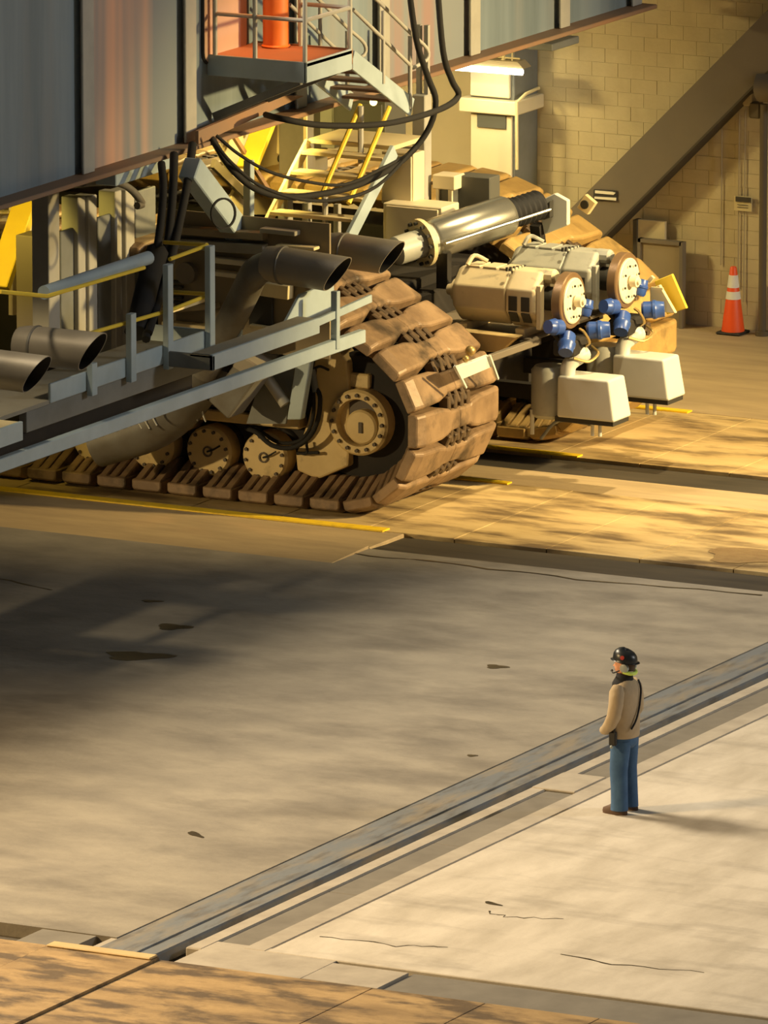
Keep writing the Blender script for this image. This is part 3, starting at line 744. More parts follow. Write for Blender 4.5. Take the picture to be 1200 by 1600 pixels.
# ================================================================== TRUCK BODY
tb = thing('corner_truck', 'dark steel hull of the corner truck between its two tracks', 'truck', (-4.5, 4.4, 0.7))
MB().box((-8.9, 3.05, 0.75), (-1.3, 5.75, 2.35)).build('hull', 'dark_steel', tb, 0.03)
MB().box((-8.9, 3.0, 2.35), (-1.5, 5.8, 2.5)).build('top_plate', 'dark_steel', tb, 0.02)
MB().box((-1.35, 3.1, 0.85), (-0.75, 5.7, 1.5)).build('front_beam', 'dark_steel', tb, 0.03)
MB().prism([(-1.3, 3.25, 1.9), (0.45, 3.25, 1.93), (0.45, 3.25, 1.98), (-1.3, 3.25, 2.0)], (0, 2.4, 0)).build('motor_shelf', 'brace', tb, 0.015)
MB().prism([(-0.75, 3.08, 1.72), (0.1, 3.08, 1.80), (0.35, 3.08, 2.02), (-0.75, 3.08, 2.04)], (0, 0.16, 0)).build('shelf_lug', 'cream', tb, 0.015)
MB().prism([(-1.3, 3.15, 1.1), (0.35, 3.15, 1.85), (0.35, 3.15, 1.95), (-1.3, 3.15, 1.95)], (0, 0.12, 0)).build('shelf_bracket', 'dark_steel', tb)
MB().prism([(-1.3, 5.45, 1.1), (0.35, 5.45, 1.85), (0.35, 5.45, 1.95), (-1.3, 5.45, 1.95)], (0, 0.12, 0)).build('shelf_bracket', 'dark_steel', tb)
MB().bar((-0.8, 3.9, 1.15), (0.9, 3.9, 1.15), 0.16, 0.2).build('support_arm', 'dark_steel', tb)
MB().bar((-0.8, 5.5, 1.15), (0.9, 5.5, 1.15), 0.16, 0.2).build('support_arm', 'dark_steel', tb)

# ------------------------------------------------------------------ drive motors
def motor(Y, body_m, label):
    r = thing('drive_motor', label, 'motor', (0.0, Y, 2.0), 'drive motors between the tracks')
    z = 2.45
    X = (1, 0, 0)
    def octo(x, rad, sq=1.0):
        return [V((x, Y + rad * sq * math.cos(PI / 8 + PI / 4 * k), z + rad * math.sin(PI / 8 + PI / 4 * k))) for k in range(8)]
    MB().loft([octo(-0.72, 0.34), octo(-0.66, 0.385), octo(0.06, 0.385)]).build('stator_barrel', body_m, r, 0.02, segs=2)
    MB().loft([octo(0.07, 0.375), octo(0.10, 0.395), octo(0.46, 0.395), octo(0.50, 0.37)]).build('end_casing', body_m, r, 0.02, segs=2)
    MB().lathe((-0.72, Y, z), (-1, 0, 0), [(0.16, 0), (0.15, 0.12), (0.09, 0.14), (0.07, 0.22), (0.0, 0.23)], 16).build('shaft_nose', body_m, r, smooth=35)
    # bolted covers, ribs, slots
    for k in (0, 1, 2):
        x0 = -0.6 + 0.24 * k
        MB().box((x0, Y - 0.05 - 0.11, z + 0.345), (x0 + 0.2, Y + 0.16, z + 0.378)).build('top_cover', body_m, r, 0.008)
    for k, (x0, x1) in enumerate(((0.12, 0.24), (0.30, 0.42))):
        MB().box((x0, Y - 0.372, z - 0.13), (x1, Y - 0.36, z + 0.06)).build('vent_slot', 'slot', r)
        MB().prism([(x0, Y - 0.365, z - 0.15), (x1, Y - 0.365, z - 0.15), (x1, Y - 0.275, z - 0.28), (x0, Y - 0.275, z - 0.28)], (0, -0.012, -0.008)).build('vent_slot', 'slot', r)
    MB().box((0.50, Y - 0.33, z - 0.36), (0.57, Y - 0.23, z + 0.22)).build('end_rib', body_m, r, 0.01)
    MB().box((0.50, Y + 0.20, z - 0.36), (0.57, Y + 0.32, z + 0.22)).build('end_rib', body_m, r, 0.01)
    MB().lathe((0.45, Y - 0.02, z + 0.30), (1, 0, 0), [(0.10, 0), (0.10, 0.16), (0.07, 0.2)], 10).build('breather', body_m, r, smooth=35)
    MB().path([(-0.55, Y - 0.22, z + 0.39), (-0.5, Y - 0.12, z + 0.50), (-0.36, Y - 0.02, z + 0.42)], 0.03, 8).build('lifting_eye', body_m, r, smooth=40)
    for k in range(6):
        a = PI / 2 + 0.5 + k * 0.42
        MB().lathe((0.065, Y - 0.30 + 0.1 * k, z + 0.37 - 0.01 * k), (0, 0, 1), [(0.022, 0), (0.022, 0.05)], 6).build('bolt', 'slot', r)
    MB().box((-0.62, Y - 0.34, z - 0.52), (-0.5, Y + 0.34, z - 0.36)).build('mounting_foot', body_m, r, 0.01)
    MB().box((0.2, Y - 0.34, z - 0.52), (0.34, Y + 0.34, z - 0.36)).build('mounting_foot', body_m, r, 0.01)
    MB().tube((0.48, Y, z), (0.78, Y, z), 0.16, 14).build('coupling', 'slot', r, smooth=40)
    # brake disc
    dx = 0.73
    dk = MB().lathe((dx, Y, z), X, [(0.10, 0), (0.36, 0), (0.37, 0.012), (0.37, 0.12), (0.36, 0.135), (0.12, 0.135)], 40).build('brake_disc', 'disc_rim', r, smooth=30)
    MB().lathe((dx + 0.12, Y, z), X, [(0.30, 0), (0.30, 0.035), (0.285, 0.045), (0.0, 0.045)], 40).build('disc_face', 'disc_face', dk, smooth=30)
    MB().lathe((dx + 0.19, Y, z), X, [(0.08, 0), (0.075, 0.09), (0.045, 0.09), (0.04, 0.12), (0.0, 0.12)], 18).build('disc_hub', 'disc_face', dk, smooth=30)
    for k in range(8):
        a = 2 * PI * k / 8 + 0.3
        MB().lathe((dx + 0.19, Y + 0.215 * math.cos(a), z + 0.215 * math.sin(a)), X, [(0.016, 0), (0.016, 0.018)], 6).build('bolt', 'slot', dk)
    # caliper frame with blue actuators below the disc
    MB().path([(0.72, Y - 0.30, z - 0.34), (0.85, Y - 0.22, z - 0.52), (0.92, Y - 0.05, z - 0.62), (0.92, Y + 0.12, z - 0.58)], 0.05, 8).build('caliper_arm', 'dark_steel', r, smooth=40)
    MB().box((0.70, Y - 0.26, z - 0.70), (1.0, Y + 0.30, z - 0.48)).build('caliper_block', 'dark_steel', r, 0.03)
    def act(c, ax, rad, ln, nm='actuator'):
        p = MB().lathe(c, ax, [(rad * 0.75, 0), (rad, 0.03), (rad, ln * 0.45), (rad * 1.12, ln * 0.5), (rad * 1.12, ln * 0.62), (rad, ln * 0.68), (rad * 0.9, ln)], 12).build(nm, 'blue', r, smooth=35)
        return p
    act((0.86, Y - 0.30, z - 0.30), (-0.3, -0.9, 0.15), 0.10, 0.26)
    act((0.90, Y - 0.20, z - 0.40), (0.25, -0.75, -0.65), 0.105, 0.32)
    act((0.90, Y + 0.26, z - 0.24), (0.1, 0.3, 0.9), 0.085, 0.22)
    act((0.96, Y + 0.22, z - 0.42), (0.8, 0.35, 0.05), 0.115, 0.30)
    MB().path([(1.0, Y + 0.1, z - 0.60), (1.12, Y - 0.02, z - 0.52), (1.08, Y - 0.10, z - 0.38), (0.98, Y - 0.02, z - 0.36)], 0.02, 6).build('hydraulic_line', 'brass', r, smooth=50)
    MB().path([(1.02, Y + 0.24, z - 0.62), (1.14, Y + 0.2, z - 0.7), (1.1, Y + 0.0, z - 0.78), (0.96, Y - 0.16, z - 0.72)], 0.018, 6).build('hydraulic_line', 'brass', r, smooth=50)
    # pump elbow under the caliper
    MB().path([(0.85, Y - 0.12, z - 0.98), (0.87, Y - 0.10, z - 0.82), (0.97, Y + 0.02, z - 0.72), (1.0, Y + 0.1, z - 0.70)], 0.10, 12).build('pump_elbow', 'box_white', r, smooth=40)
    return r
motor(3.62, 'motor', 'pale cream drive motor with brown rimmed brake disc, beside the near track')
motor(5.24, 'motor_grey', 'greyer drive motor with brake disc, behind the cream motor')
# flat cover boxes below the motors
def cover_box(dy, label):
    y = 3.33 + dy
    r = thing('cover_box', label, 'cover', (1.1, y + 0.3, 0.95), 'white cover boxes under the drive motors')
    a = (0.78, 3.33, 0.96); b = (1.55, 3.33, 1.00); c = (0.77, 3.33, 1.50); e = (1.55, 3.33, 1.53)
    x0, x1, z0, z1 = a[0], b[0], a[2], c[2]
    w = 0.52
    bot = [(x0, y, z0), (x1 + 0.06, y, z0), (x1 + 0.06, y + w, z0), (x0, y + w, z0)]
    top = [(x0, y + 0.02, z1), (x1 - 0.03, y + 0.02, z1), (x1 - 0.03, y + w - 0.03, z1), (x0, y + w - 0.03, z1)]
    m = MB(); m.add(bot + top, [(0, 3, 2, 1), (4, 5, 6, 7), (0, 1, 5, 4), (1, 2, 6, 5), (2, 3, 7, 6), (3, 0, 4, 7)])
    m.build('cover', 'box_white', r, 0.03, segs=3)
    MB().lathe((x0 - 0.22, y + 0.26, z0 - 0.06), (0, 0, 1), [(0.2, 0), (0.25, 0.05), (0.25, 0.62), (0.2, 0.68)], 20).build('reservoir', 'motor_grey', r, smooth=40)
    MB().box((x0 - 0.04, y + 0.03, z0 - 0.06), (x1 + 0.03, y + w - 0.03, z0 + 0.002)).build('pan', 'slot', r)
    MB().tube((x1 - 0.30, y + 0.1, z0 - 0.22), (x1 - 0.30, y + 0.1, z0 - 0.03), 0.025, 8).build('drain_stub', 'box_white', r, smooth=40)
    MB().tube((x1 - 0.24, y + 0.2, z0 - 0.24), (x1 - 0.24, y + 0.2, z0 - 0.03), 0.025, 8).build('drain_stub', 'box_white', r, smooth=40)
    if dy == 0:
        MB().path([(x0 - 0.40, y + 0.1, z0 + 0.05), (x0 - 0.40, y + 0.1, z0 - 0.28)], 0.03, 8, 1).build('stand_pipe', 'box_white', r, smooth=40)
        MB().path([(x0 - 0.25, y + 0.05, z0 - 0.32), (x0 - 0.1, y + 0.1, z0 - 0.12), (x0 + 0.05, y + 0.12, z0 - 0.06), (x1 - 0.3, y + 0.12, z0 - 0.08)], 0.022, 8, 3).build('drain_pipe', 'grey_steel', r, smooth=40)
    return r
cover_box(0, 'white cover box under the cream motor, beside the near track')
cover_box(1.62, 'white cover box under the greyer motor, farther from the near track')
# yellow guard plates by the second motor
gp = thing('guard_plate', 'yellow folded guard plate right of the farther brake disc', 'guard', (1.12, 5.95, 2.17))
MB().prism([(0.95, 5.85, 2.35), (1.21, 5.85, 2.47), (1.43, 5.85, 2.03), (1.14, 5.85, 1.92)], (0, 0.05, 0)).build('plate', 'yellow_steel', gp, 0.008)
MB().prism([(0.96, 5.70, 2.27), (1.10, 5.70, 2.34), (1.34, 5.70, 1.98), (0.97, 5.70, 1.98)], (0, 0.06, 0)).build('inner_plate', 'cream_steel', gp, 0.008)
MB().bar((0.95, 5.70, 2.37), (1.01, 5.70, 2.44), 0.05, 0.05).bar((1.01, 5.65, 2.30), (1.18, 5.65, 2.30), 0.03, 0.03).build('latch', 'cream_steel', gp)

# ------------------------------------------------------------------ steering cylinder
sc_ = thing('steering_cylinder', 'polished hydraulic steering cylinder lying above the drive motors', 'hydraulic cylinder', (-1.13, 3.80, 3.05))
a, b = V((-1.35, 3.90, 3.02)), V((-0.77, 5.00, 3.23))
ax = (b - a).normalized()
MB().lathe(a, ax, [(0.14, -0.02), (0.25, 0), (0.27, 0.03), (0.27, (b - a).length - 0.06), (0.24, (b - a).length), (0.1, (b - a).length + 0.01)], 32).build('barrel', 'chrome', sc_, smooth=35)
MB().lathe(a, ax, [(0.12, -0.60), (0.19, -0.55), (0.19, -0.06), (0.24, -0.05), (0.24, -0.005), (0.1, 0)], 24).build('end_cap', 'motor_grey', sc_, smooth=35)
MB().hoop(a - ax * 0.10, ax, [(0.20, -0.06), (0.32, -0.06), (0.32, 0.0), (0.20, 0.0)], 28).build('clamp_flange', 'cream_steel', sc_, smooth=35)
for k in range(12):
    t = 2 * PI * k / 12
    e1 = V((0, 0, 1)) - ax * ax.z; e1.normalize(); e2 = ax.cross(e1)
    MB().lathe(a - ax * 0.17 + e1 * (0.275 * math.cos(t)) + e2 * (0.275 * math.sin(t)), -ax, [(0.025, 0), (0.025, 0.04)], 6).build('bolt', 'slot', sc_)
m = MB()
pr_ = []
L = 0.50
for k in range(13):
    pr_.append((0.205 if k % 2 else 0.185, (b - a).length + 0.02 + L * k / 12))
m.lathe(a, ax, [(0.05, (b - a).length)] + pr_ + [(0.05, (b - a).length + L + 0.04)], 20).build('bellows', 'boot', sc_, smooth=20)
MB().tube((-1.05, 3.75, 3.02), (-0.25, 5.20, 3.31), 0.022, 8).build('position_rod', 'chrome', sc_, smooth=40)
MB().prism([(-0.53, 5.50, 3.37), (-0.34, 5.50, 3.47), (-0.15, 5.50, 3.39), (-0.15, 5.50, 3.06), (-0.49, 5.50, 2.91), (-0.53, 5.50, 3.09)], (0, 0.09, 0)).build('end_bracket', 'box_white', sc_, 0.01)
MB().prism([(-0.52, 5.40, 3.25), (-0.35, 5.40, 3.39), (-0.35, 5.40, 3.16), (-0.46, 5.40, 3.12)], (0, 0.10, 0)).build('clevis', 'slot', sc_, 0.01)
MB().bar((-0.60, 5.50, 3.04), off((-0.60, 5.50, 2.66), 0, 0.1, 0), 0.14, 0.14).build('pedestal', 'dark_steel', sc_)
MB().bar(V(a) + V((0.2, 0, -0.15)), V(a) + V((0.2, 0, -0.62)), 0.16, 0.12).build('cradle', 'dark_steel', sc_)
# small lug at the far track crest
lg = thing('lifting_lug', 'cream square lug with a dark eye on the far track crest, below the sign', 'lug', (-0.93, 7.60, 2.95))
MB().prism([(-1.05, 7.60, 2.90), (-0.93, 7.60, 3.09), (-0.77, 7.60, 2.98), (-0.89, 7.60, 2.81)], (0, 0.08, 0)).build('lug_plate', 'cream_steel', lg, 0.008)
MB().lathe((-0.93, 7.60, 2.95), (0, -1, 0), [(0.06, -0.02), (0.06, 0.02), (0, 0.02)], 14).build('eye', 'slot', lg)

# ================================================================== CHASSIS GIRDER
GX = -3.0
zb = 4.74
gd = thing('chassis_girder', 'huge blue grey plate girder of the crawler platform, rust along its lower flange', 'girder', (GX, 4.0, zb))
def gy(px_tuple): return px_tuple[1]
ys = [-15.0, -11.0, -7.0,  (-2.90, -2.43, 5.96)[1], (-2.90, 0.23, 5.58)[1], (-2.90, 3.23, 5.66)[1], (-2.90, 5.57, 5.51)[1], (-2.90, 8.22, 5.14)[1], (-2.90, 10.94, 4.95)[1], 13.2, 13.45]
ztop = 7.6
for k in range(len(ys) - 1):
    MB().box((GX - 0.12, ys[k], zb), (GX, ys[k + 1], ztop)).build('web_panel', 'girder_peach' if k in (3,) else 'girder_mauve' if k == 6 else 'girder', gd)
for y in ys[1:-1]:
    MB().box((GX, y - 0.02, zb + 0.05), (GX + 0.10, y + 0.02, ztop)).box((GX + 0.085, y - 0.14, zb + 0.005), (GX + 0.12, y + 0.14, ztop)).build('stiffener', 'stiff', gd, 0.008)
MB().box((GX - 0.3, -15.0, zb - 0.06), (GX + 0.30, 13.45, zb)).build('lower_flange', 'girder_rust', gd, 0.01)
MB().box((GX - 0.3, -15.0, ztop), (GX + 0.30, 13.45, ztop + 0.06)).build('upper_flange', 'girder', gd, 0.01)
MB().box((-16, -15.0, 5.6), (GX - 0.12, 13.45, 5.75)).build('underside_plate', 'grey_steel', gd)
MB().box((-16, -15.0, ztop - 0.06), (GX - 0.3, 13.45, ztop + 0.04)).build('top_deck', 'grey_steel', gd)
for k in range(11):
    MB().box((-16, -13.0 + 2.5 * k, 5.0), (GX - 0.13, -12.9 + 2.5 * k, 5.6)).build('cross_frame', 'grey_steel', gd)
MB().bar((-3.15, -1.54, 4.53), (-3.15, 0.08, 4.54), 0.3, 0.2).build('splice_plate', 'blue_steel', gd, 0.01)
MB().prism([(-2.70, 0.08, 4.75), (-2.70, 2.94, 4.96), (-2.70, 2.32, 5.05), (-2.70, 0.08, 4.92)], (-0.05, 0, 0)).build('gusset', 'girder_rust', gd)
MB().box((-3.30, 11.37, 4.32), off((-3.30, 12.21, 4.42), -0.4, 0, 0)).build('hanger_block', 'grey_steel', gd, 0.01)

# access platform with stairs on the girder
ap = thing('access_platform', 'grey railed landing with a rust red deck bolted to the girder', 'platform', (-2.20, 1.22, 5.58))
FL = V((-1.55, 0.86, 5.51))          # near front bottom corner
zt = (-1.55, 0.86, 5.76)[2]; zbm = FL.z + 0.0
yb0, yb1 = FL.y, (-1.55, 2.09, 5.75)[1]
MB().box((GX + 0.02, yb0, zt - 0.04), (-1.55, yb1, zt)).build('deck', 'rust_deck', ap)
MB().box((GX + 0.02, yb0 - 0.03, zbm), (-1.55, yb0, zt + 0.02)).build('side_channel', 'blue_steel', ap, 0.006)
MB().box((-1.58, yb0 - 0.03, zbm), (-1.55, yb1, zt + 0.02)).build('front_channel', 'blue_steel', ap, 0.006)
MB().box((GX + 0.02, yb1, zbm), (-1.55, yb1 + 0.03, zt + 0.02)).build('end_channel', 'girder_rust', ap, 0.006)
MB().bar((GX + 0.05, yb0 + 0.1, zbm - 0.55), (-1.7, yb0 + 0.1, zbm), 0.07, 0.1).build('knee_brace', 'grey_steel', ap)
MB().bar((GX + 0.05, yb1 - 0.1, zbm - 0.55), (-1.7, yb1 - 0.1, zbm), 0.07, 0.1).build('knee_brace', 'grey_steel', ap)
for nm, (x, y) in (('post', (-1.58, yb0)), ('post', (-1.58, yb1)), ('post', (GX + 0.12, yb0)), ('post', (-2.3, yb0)), ('post', (-2.3, yb1))):
    MB().tube((x, y, zt), (x, y, zt + 1.15), 0.032, 8).build(nm, 'stiff', ap, smooth=40)
for hz_ in (0.55, 1.1):
    MB().tube((GX + 0.12, yb0, zt + hz_), (-1.58, yb0, zt + hz_), 0.028, 8).build('rail', 'stiff', ap, smooth=40)
    MB().tube((-1.58, yb0, zt + hz_), (-1.58, yb1, zt + hz_), 0.028, 8).build('rail', 'stiff', ap, smooth=40)
    MB().tube((-1.58, yb1, zt + hz_), (-2.3, yb1, zt + hz_), 0.028, 8).build('rail', 'stiff', ap, smooth=40)
# orange post and hatch behind the landing
op = thing('orange_post', 'glowing orange painted cylinder standing on the landing deck', 'cylinder', (-2.5, (yb0 + yb1) / 2 + 0.35, zt))
c = ((-2.55, 1.89, 5.87)[0], (-2.55, 1.89, 5.87)[1], zt)
op.location = c
MB().lathe(c, (0, 0, 1), [(0.17, 0), (0.19, 0.02), (0.17, 0.04), (0.17, 1.6), (0.1, 1.65)], 20).build('body', 'orange_post', op, smooth=40)
MB().lathe(off(c, 0, 0, 0.9), (0, 0, 1), [(0.175, 0), (0.18, 0.02), (0.175, 0.05)], 20).build('band', 'girder_rust', op, smooth=40)
ht = thing('girder_hatch', 'faded pink rounded hatch panel in the girder behind the landing', 'hatch', (-2.97, 1.27, 6.09))
hc = V((-2.97, 1.30, 6.24))
pts = []
for sx, sz, a0 in ((1, -1, -90), (1, 1, 0), (-1, 1, 90), (-1, -1, 180)):
    for k in range(5):
        t = math.radians(a0 + 22.5 * k)
        pts.append(V((GX + 0.01, hc.y + sx * 0.42 + 0.15 * math.cos(t), hc.z + sz * 0.42 + 0.15 * math.sin(t))))
MB().prism(pts, (0.03, 0, 0)).build('panel', 'hatch', ht, 0.006)
MB().path(pts + [pts[0]], 0.03, 6, 1).build('gasket', 'rubber', ht)
# stairs down from the landing along the girder
st = thing('landing_stairs', 'grey steel stairs going down from the railed landing along the girder', 'stairs', (-2.0, yb1 + 0.7, zt - 1.0))
E1 = V((-1.55, 3.79, 4.65)); ye = E1.y; ze = E1.z + 0.12
S0, S1 = V((-1.57, yb1 + 0.03, zt - 0.12)), V((-1.57, ye, ze))
for x in (-1.57, -2.45):
    MB().bar((x, S0.y, S0.z), (x, S1.y, S1.z), 0.04, 0.24).build('stringer', 'blue_steel', st, 0.006)
for k in range(5):
    t = (k + 0.6) / 5.2
    p = S0.lerp(S1, t)
    MB().box((-2.45, p.y - 0.12, p.z + 0.0), (-1.57, p.y + 0.12, p.z + 0.035)).build('tread', 'girder_rust', st)
up = 0.95
def hr(x, e):
    m = MB()
    for hh in (up * 0.55, up):
        m.path([(x, S0.y, S0.z + hh + 0.12), (x, S1.y, S1.z + hh)], 0.026, 8, 1)
    m.path([(x, S1.y, S1.z + up), (x + 0.06, S1.y + 0.28, S1.z + up * 0.78), (x + 0.05, S1.y + 0.30, S1.z + up * 0.62), (x, S1.y, S1.z + up * 0.55)], 0.026, 8, 3)
    m.tube((x, S1.y - 0.08, S1.z), (x, S1.y - 0.08, S1.z + up), 0.03, 8)
    m.tube((x, (S0.y + S1.y) / 2, (S0.z + S1.z) / 2), (x, (S0.y + S1.y) / 2, (S0.z + S1.z) / 2 + up), 0.028, 8)
    return m.build('handrail', 'stiff', st, smooth=50)
hr(-1.55, 0); hr(-2.47, 0)

# cables slung from the girder
def cable(name, label, pts, r, group='black cables slung under the girder'):
    o = MB().path(pts, r, 8, 5).build(name, 'cable', smooth=60)
    return tag(o, label, 'cable', group)
cable('slung_cable', 'thick black cable hanging past the stair handrail and sagging lowest beneath the landing',
      [(-1.20, 2.95, 6.65), (-1.20, 3.20, 5.79), (-1.20, 3.53, 5.24), (-1.20, 3.76, 4.88), (-1.30, 3.72, 4.49), (-1.50, 3.42, 4.14), (-1.70, 2.82, 3.94), (-1.90, 2.22, 3.87), (-2.10, 1.37, 3.92), (-2.30, 0.87, 4.08), (-2.50, 0.56, 4.39), (-2.70, 0.43, 4.78)], 0.042)
cable('slung_cable', 'thick black cable at the handrail end running nearly level back under the landing',
      [(-1.10, 3.58, 6.58), (-1.10, 3.77, 5.55), (-1.10, 4.02, 5.13), (-1.10, 4.21, 4.90), (-1.15, 3.83, 4.78), (-1.30, 3.03, 4.73), (-1.50, 2.44, 4.74), (-1.80, 1.68, 4.83), (-2.10, 1.20, 4.96), (-2.60, 1.70, 4.90)], 0.042)
cable('slung_cable', 'upper thin black cable sagging across the yellow brackets', [(-2.50, 0.19, 4.86), (-2.30, 0.40, 4.61), (-2.10, 0.85, 4.33), (-1.90, 1.52, 4.11), (-1.70, 2.19, 3.99), (-1.50, 2.88, 4.12), (-1.40, 3.41, 4.23)], 0.022)
cable('slung_cable', 'lower thin black cable sagging across the yellow brackets', [(-2.50, 0.12, 4.79), (-2.30, 0.22, 4.52), (-2.10, 0.59, 4.19), (-1.90, 1.34, 3.91), (-1.70, 2.02, 3.82), (-1.50, 2.70, 3.91), (-1.30, 3.40, 4.33)], 0.024)
cable('drop_cable', 'black drop cable nearest the grey column, hanging from the girder to the walkway', [(-2.60, -1.08, 4.69), (-2.40, -1.40, 4.39), (-2.20, -1.88, 3.91), (-2.00, -2.47, 3.45), (-1.80, -3.05, 3.07)], 0.05, 'black drop cables beside the column')
cable('drop_cable', 'middle black drop cable hanging from the girder to the walkway', [(-2.60, -0.75, 4.76), (-2.40, -1.15, 4.35), (-2.20, -1.65, 3.79), (-2.00, -2.22, 3.41), (-1.80, -2.83, 3.12), (-1.60, -3.31, 2.89)], 0.055, 'black drop cables beside the column')
cable('drop_cable', 'black drop cable nearest the blue strut, hanging from the girder to the walkway', [(-2.60, -0.26, 4.81), (-2.40, -0.75, 4.45), (-2.20, -1.35, 3.99), (-2.00, -1.95, 3.61), (-1.80, -2.62, 3.25), (-1.60, -3.25, 2.96)], 0.055, 'black drop cables beside the column')
cable('drop_cable', 'thick black cable bundle lying behind the walkway posts', [(-2.20, -1.94, 3.71), (-2.00, -2.52, 3.46), (-1.90, -2.86, 3.20), (-1.80, -3.21, 2.94)], 0.15, 'black drop cables beside the column')
tag(MB().hoop((-1.90, -0.74, 4.05), (0.9, -0.4, 0.1), [(0.175, -0.012), (0.20, -0.012), (0.20, 0.012), (0.175, 0.012)], 28).build('cable_hoop', 'cable', smooth=40), 'round black hoop hung on the blue grey strut', 'hoop')

# big blue grey strut under the girder
ss = MB().bar((-2.40, -0.71, 4.59), (-2.40, 1.09, 3.14), 0.24, 0.30).build('diagonal_strut', 'blue_steel', None, 0.015)
tag(ss, 'square blue grey strut slanting down from the girder behind the pipes', 'strut')
vp = MB().bar((-3.30, 2.54, 4.13), (-3.30, 2.52, 2.78), 0.11, 0.11).build('hanger_post', 'blue_steel', None, 0.008)
tag(vp, 'thin grey upright post before the bright yellow bracket plates', 'post')

# ================================================================== GUIDE COLUMN AT THE LEFT
gc = thing('guide_column', 'tall grey channelled column under the girder behind the walkway', 'column', (-4.30, 0.75, 2.48))
def colpost(xa, xb, ya, X, nm='channel', m='grey_steel', dep=0.18):
    return xa
for nm, m, a, b, dep in (
    ('channel', 'stiff', (-4.00, -1.50, 4.27), (-4.00, -1.22, 2.08), 0.25),
    ('channel', 'stiff', (-4.05, -0.65, 4.06), (-4.05, -0.45, 1.95), 0.25),
    ('channel', 'stiff', (-4.00, -0.46, 4.05), (-4.00, -0.25, 1.92), 0.25),
    ('channel', 'stiff', (-4.05, 0.32, 3.99), (-4.05, 0.49, 1.79), 0.25),
    ('channel', 'stiff', (-4.00, 0.51, 3.98), (-4.00, 0.74, 1.75), 0.25),
    ('infill_panel', 'grey_steel', (-4.12, -0.98, 3.67), (-4.12, -0.56, 1.96), 0.05),
    ('infill_panel', 'grey_steel', (-4.12, -0.01, 3.70), (-4.12, 0.43, 1.79), 0.05),
    ('infill_panel', 'grey_steel', (-4.12, 0.98, 3.88), (-4.12, 1.52, 1.61), 0.05),
    ('side_wall', 'brace', (-4.50, -0.95, 3.57), (-4.50, -0.58, 1.93), 0.3)):
    MB().box((a[0] - dep, a[1], b[2]), (a[0], b[1], a[2])).build(nm, m, gc, 0.01)
MB().box(off((-4.40, -1.06, 4.17), -1.2, 0.4, 0.0), off((-4.40, 2.14, 4.14), 0, 0, 0.1)).build('head_block', 'dark_steel', gc, 0.03)
MB().path([(-3.50, -1.49, 4.43), (-3.50, -0.67, 4.31), (-3.50, -0.25, 4.15), (-3.50, 0.03, 3.93), (-3.50, -0.10, 3.92)], 0.05, 8).build('bent_pipe', 'duct', gc, smooth=50)
bp_ = thing('yellow_brace', 'bright yellow slanting brace lit from behind at the left of the column', 'brace', (-5.20, -0.33, 3.00))
MB().bar((-5.20, 0.12, 3.93), (-5.20, -0.73, 2.81), 0.12, 0.32, (1, 0, 0)).build('brace_bar', 'yellow_steel', bp_, 0.012)
MB().prism([(-5.50, 0.21, 3.79), (-5.50, 1.14, 3.58), (-5.50, 1.00, 3.16), (-5.50, 0.73, 3.19), (-5.50, 0.73, 2.80), (-5.50, 0.56, 2.80), (-5.50, 0.52, 2.50), (-5.50, 0.69, 2.30), (-5.50, 0.68, 2.25), (-5.50, 0.35, 2.26), (-5.50, 0.18, 2.28)], (-0.06, 0, 0)).build('bracket_plate', 'cream_steel', bp_)
MB().bar((-5.60, -0.45, 3.67), (-5.60, 0.45, 3.54), 0.1, 0.14).build('cross_bar', 'cream_steel', bp_)
MB().bar((-5.55, -0.53, 3.73), (-5.55, 0.36, 3.61), 0.2, 0.03).build('cross_bar', 'cream_steel', bp_)

# ================================================================== WALKWAY ON THE TRUCK
wk = thing('truck_walkway', 'light blue grey steel walkway with yellow rails along the truck side', 'walkway', (-1.2, -3.0, 2.4))
XA, XB = -0.45, -1.15
def face(a, b, drop, X, nm='toe_board', m='blue_steel', th=0.04):
    """upright plate along the walkway from a to b, its height given"""
    return MB().prism([a, b, off(b, 0, 0, -drop), off(a, 0, 0, -drop)], (-th, 0, 0)).build(nm, m, wk, 0.006)
# long lower beam, level at its own height
bz = (-0.45, -2.51, 2.50)[2]
MB().box((XA - 0.10, -13.0, bz - 0.17), (XA, (-0.45, 0.37, 2.50)[1], bz)).build('long_beam', 'blue_steel', wk, 0.01)
# end deck channel beyond the posts
uz = (-0.45, -3.69, 2.85)[2]
MB().box((XA - 0.32, (-0.45, -3.69, 2.85)[1], uz - 0.03), (XA - 0.02, (-0.45, -0.88, 2.81)[1], uz)).build('end_deck', 'deck', wk)
MB().box((XA - 0.05, (-0.45, -3.69, 2.85)[1], uz - 0.19), (XA, (-0.45, -0.88, 2.81)[1], uz + 0.01)).build('end_channel', 'blue_steel', wk, 0.008)
MB().box((XA - 0.95, (-0.45, -3.69, 2.85)[1], uz - 0.19), (XA, (-0.45, -3.69, 2.85)[1] + 0.05, uz)).build('end_plate', 'grey_steel', wk, 0.008)
MB().bar(off((-0.45, -0.93, 2.80), -0.03, 0, 0), off((-0.45, 0.55, 2.87), -0.03, 0, 0.0), 0.05, 0.10).build('rail_bar', 'blue_steel', wk, 0.006)
MB().bar(off((-0.48, -0.40, 3.12), 0, 0, 0), off((-0.48, -0.41, 2.38), 0, 0, 0), 0.09, 0.09).build('end_post', 'blue_steel', wk, 0.006)
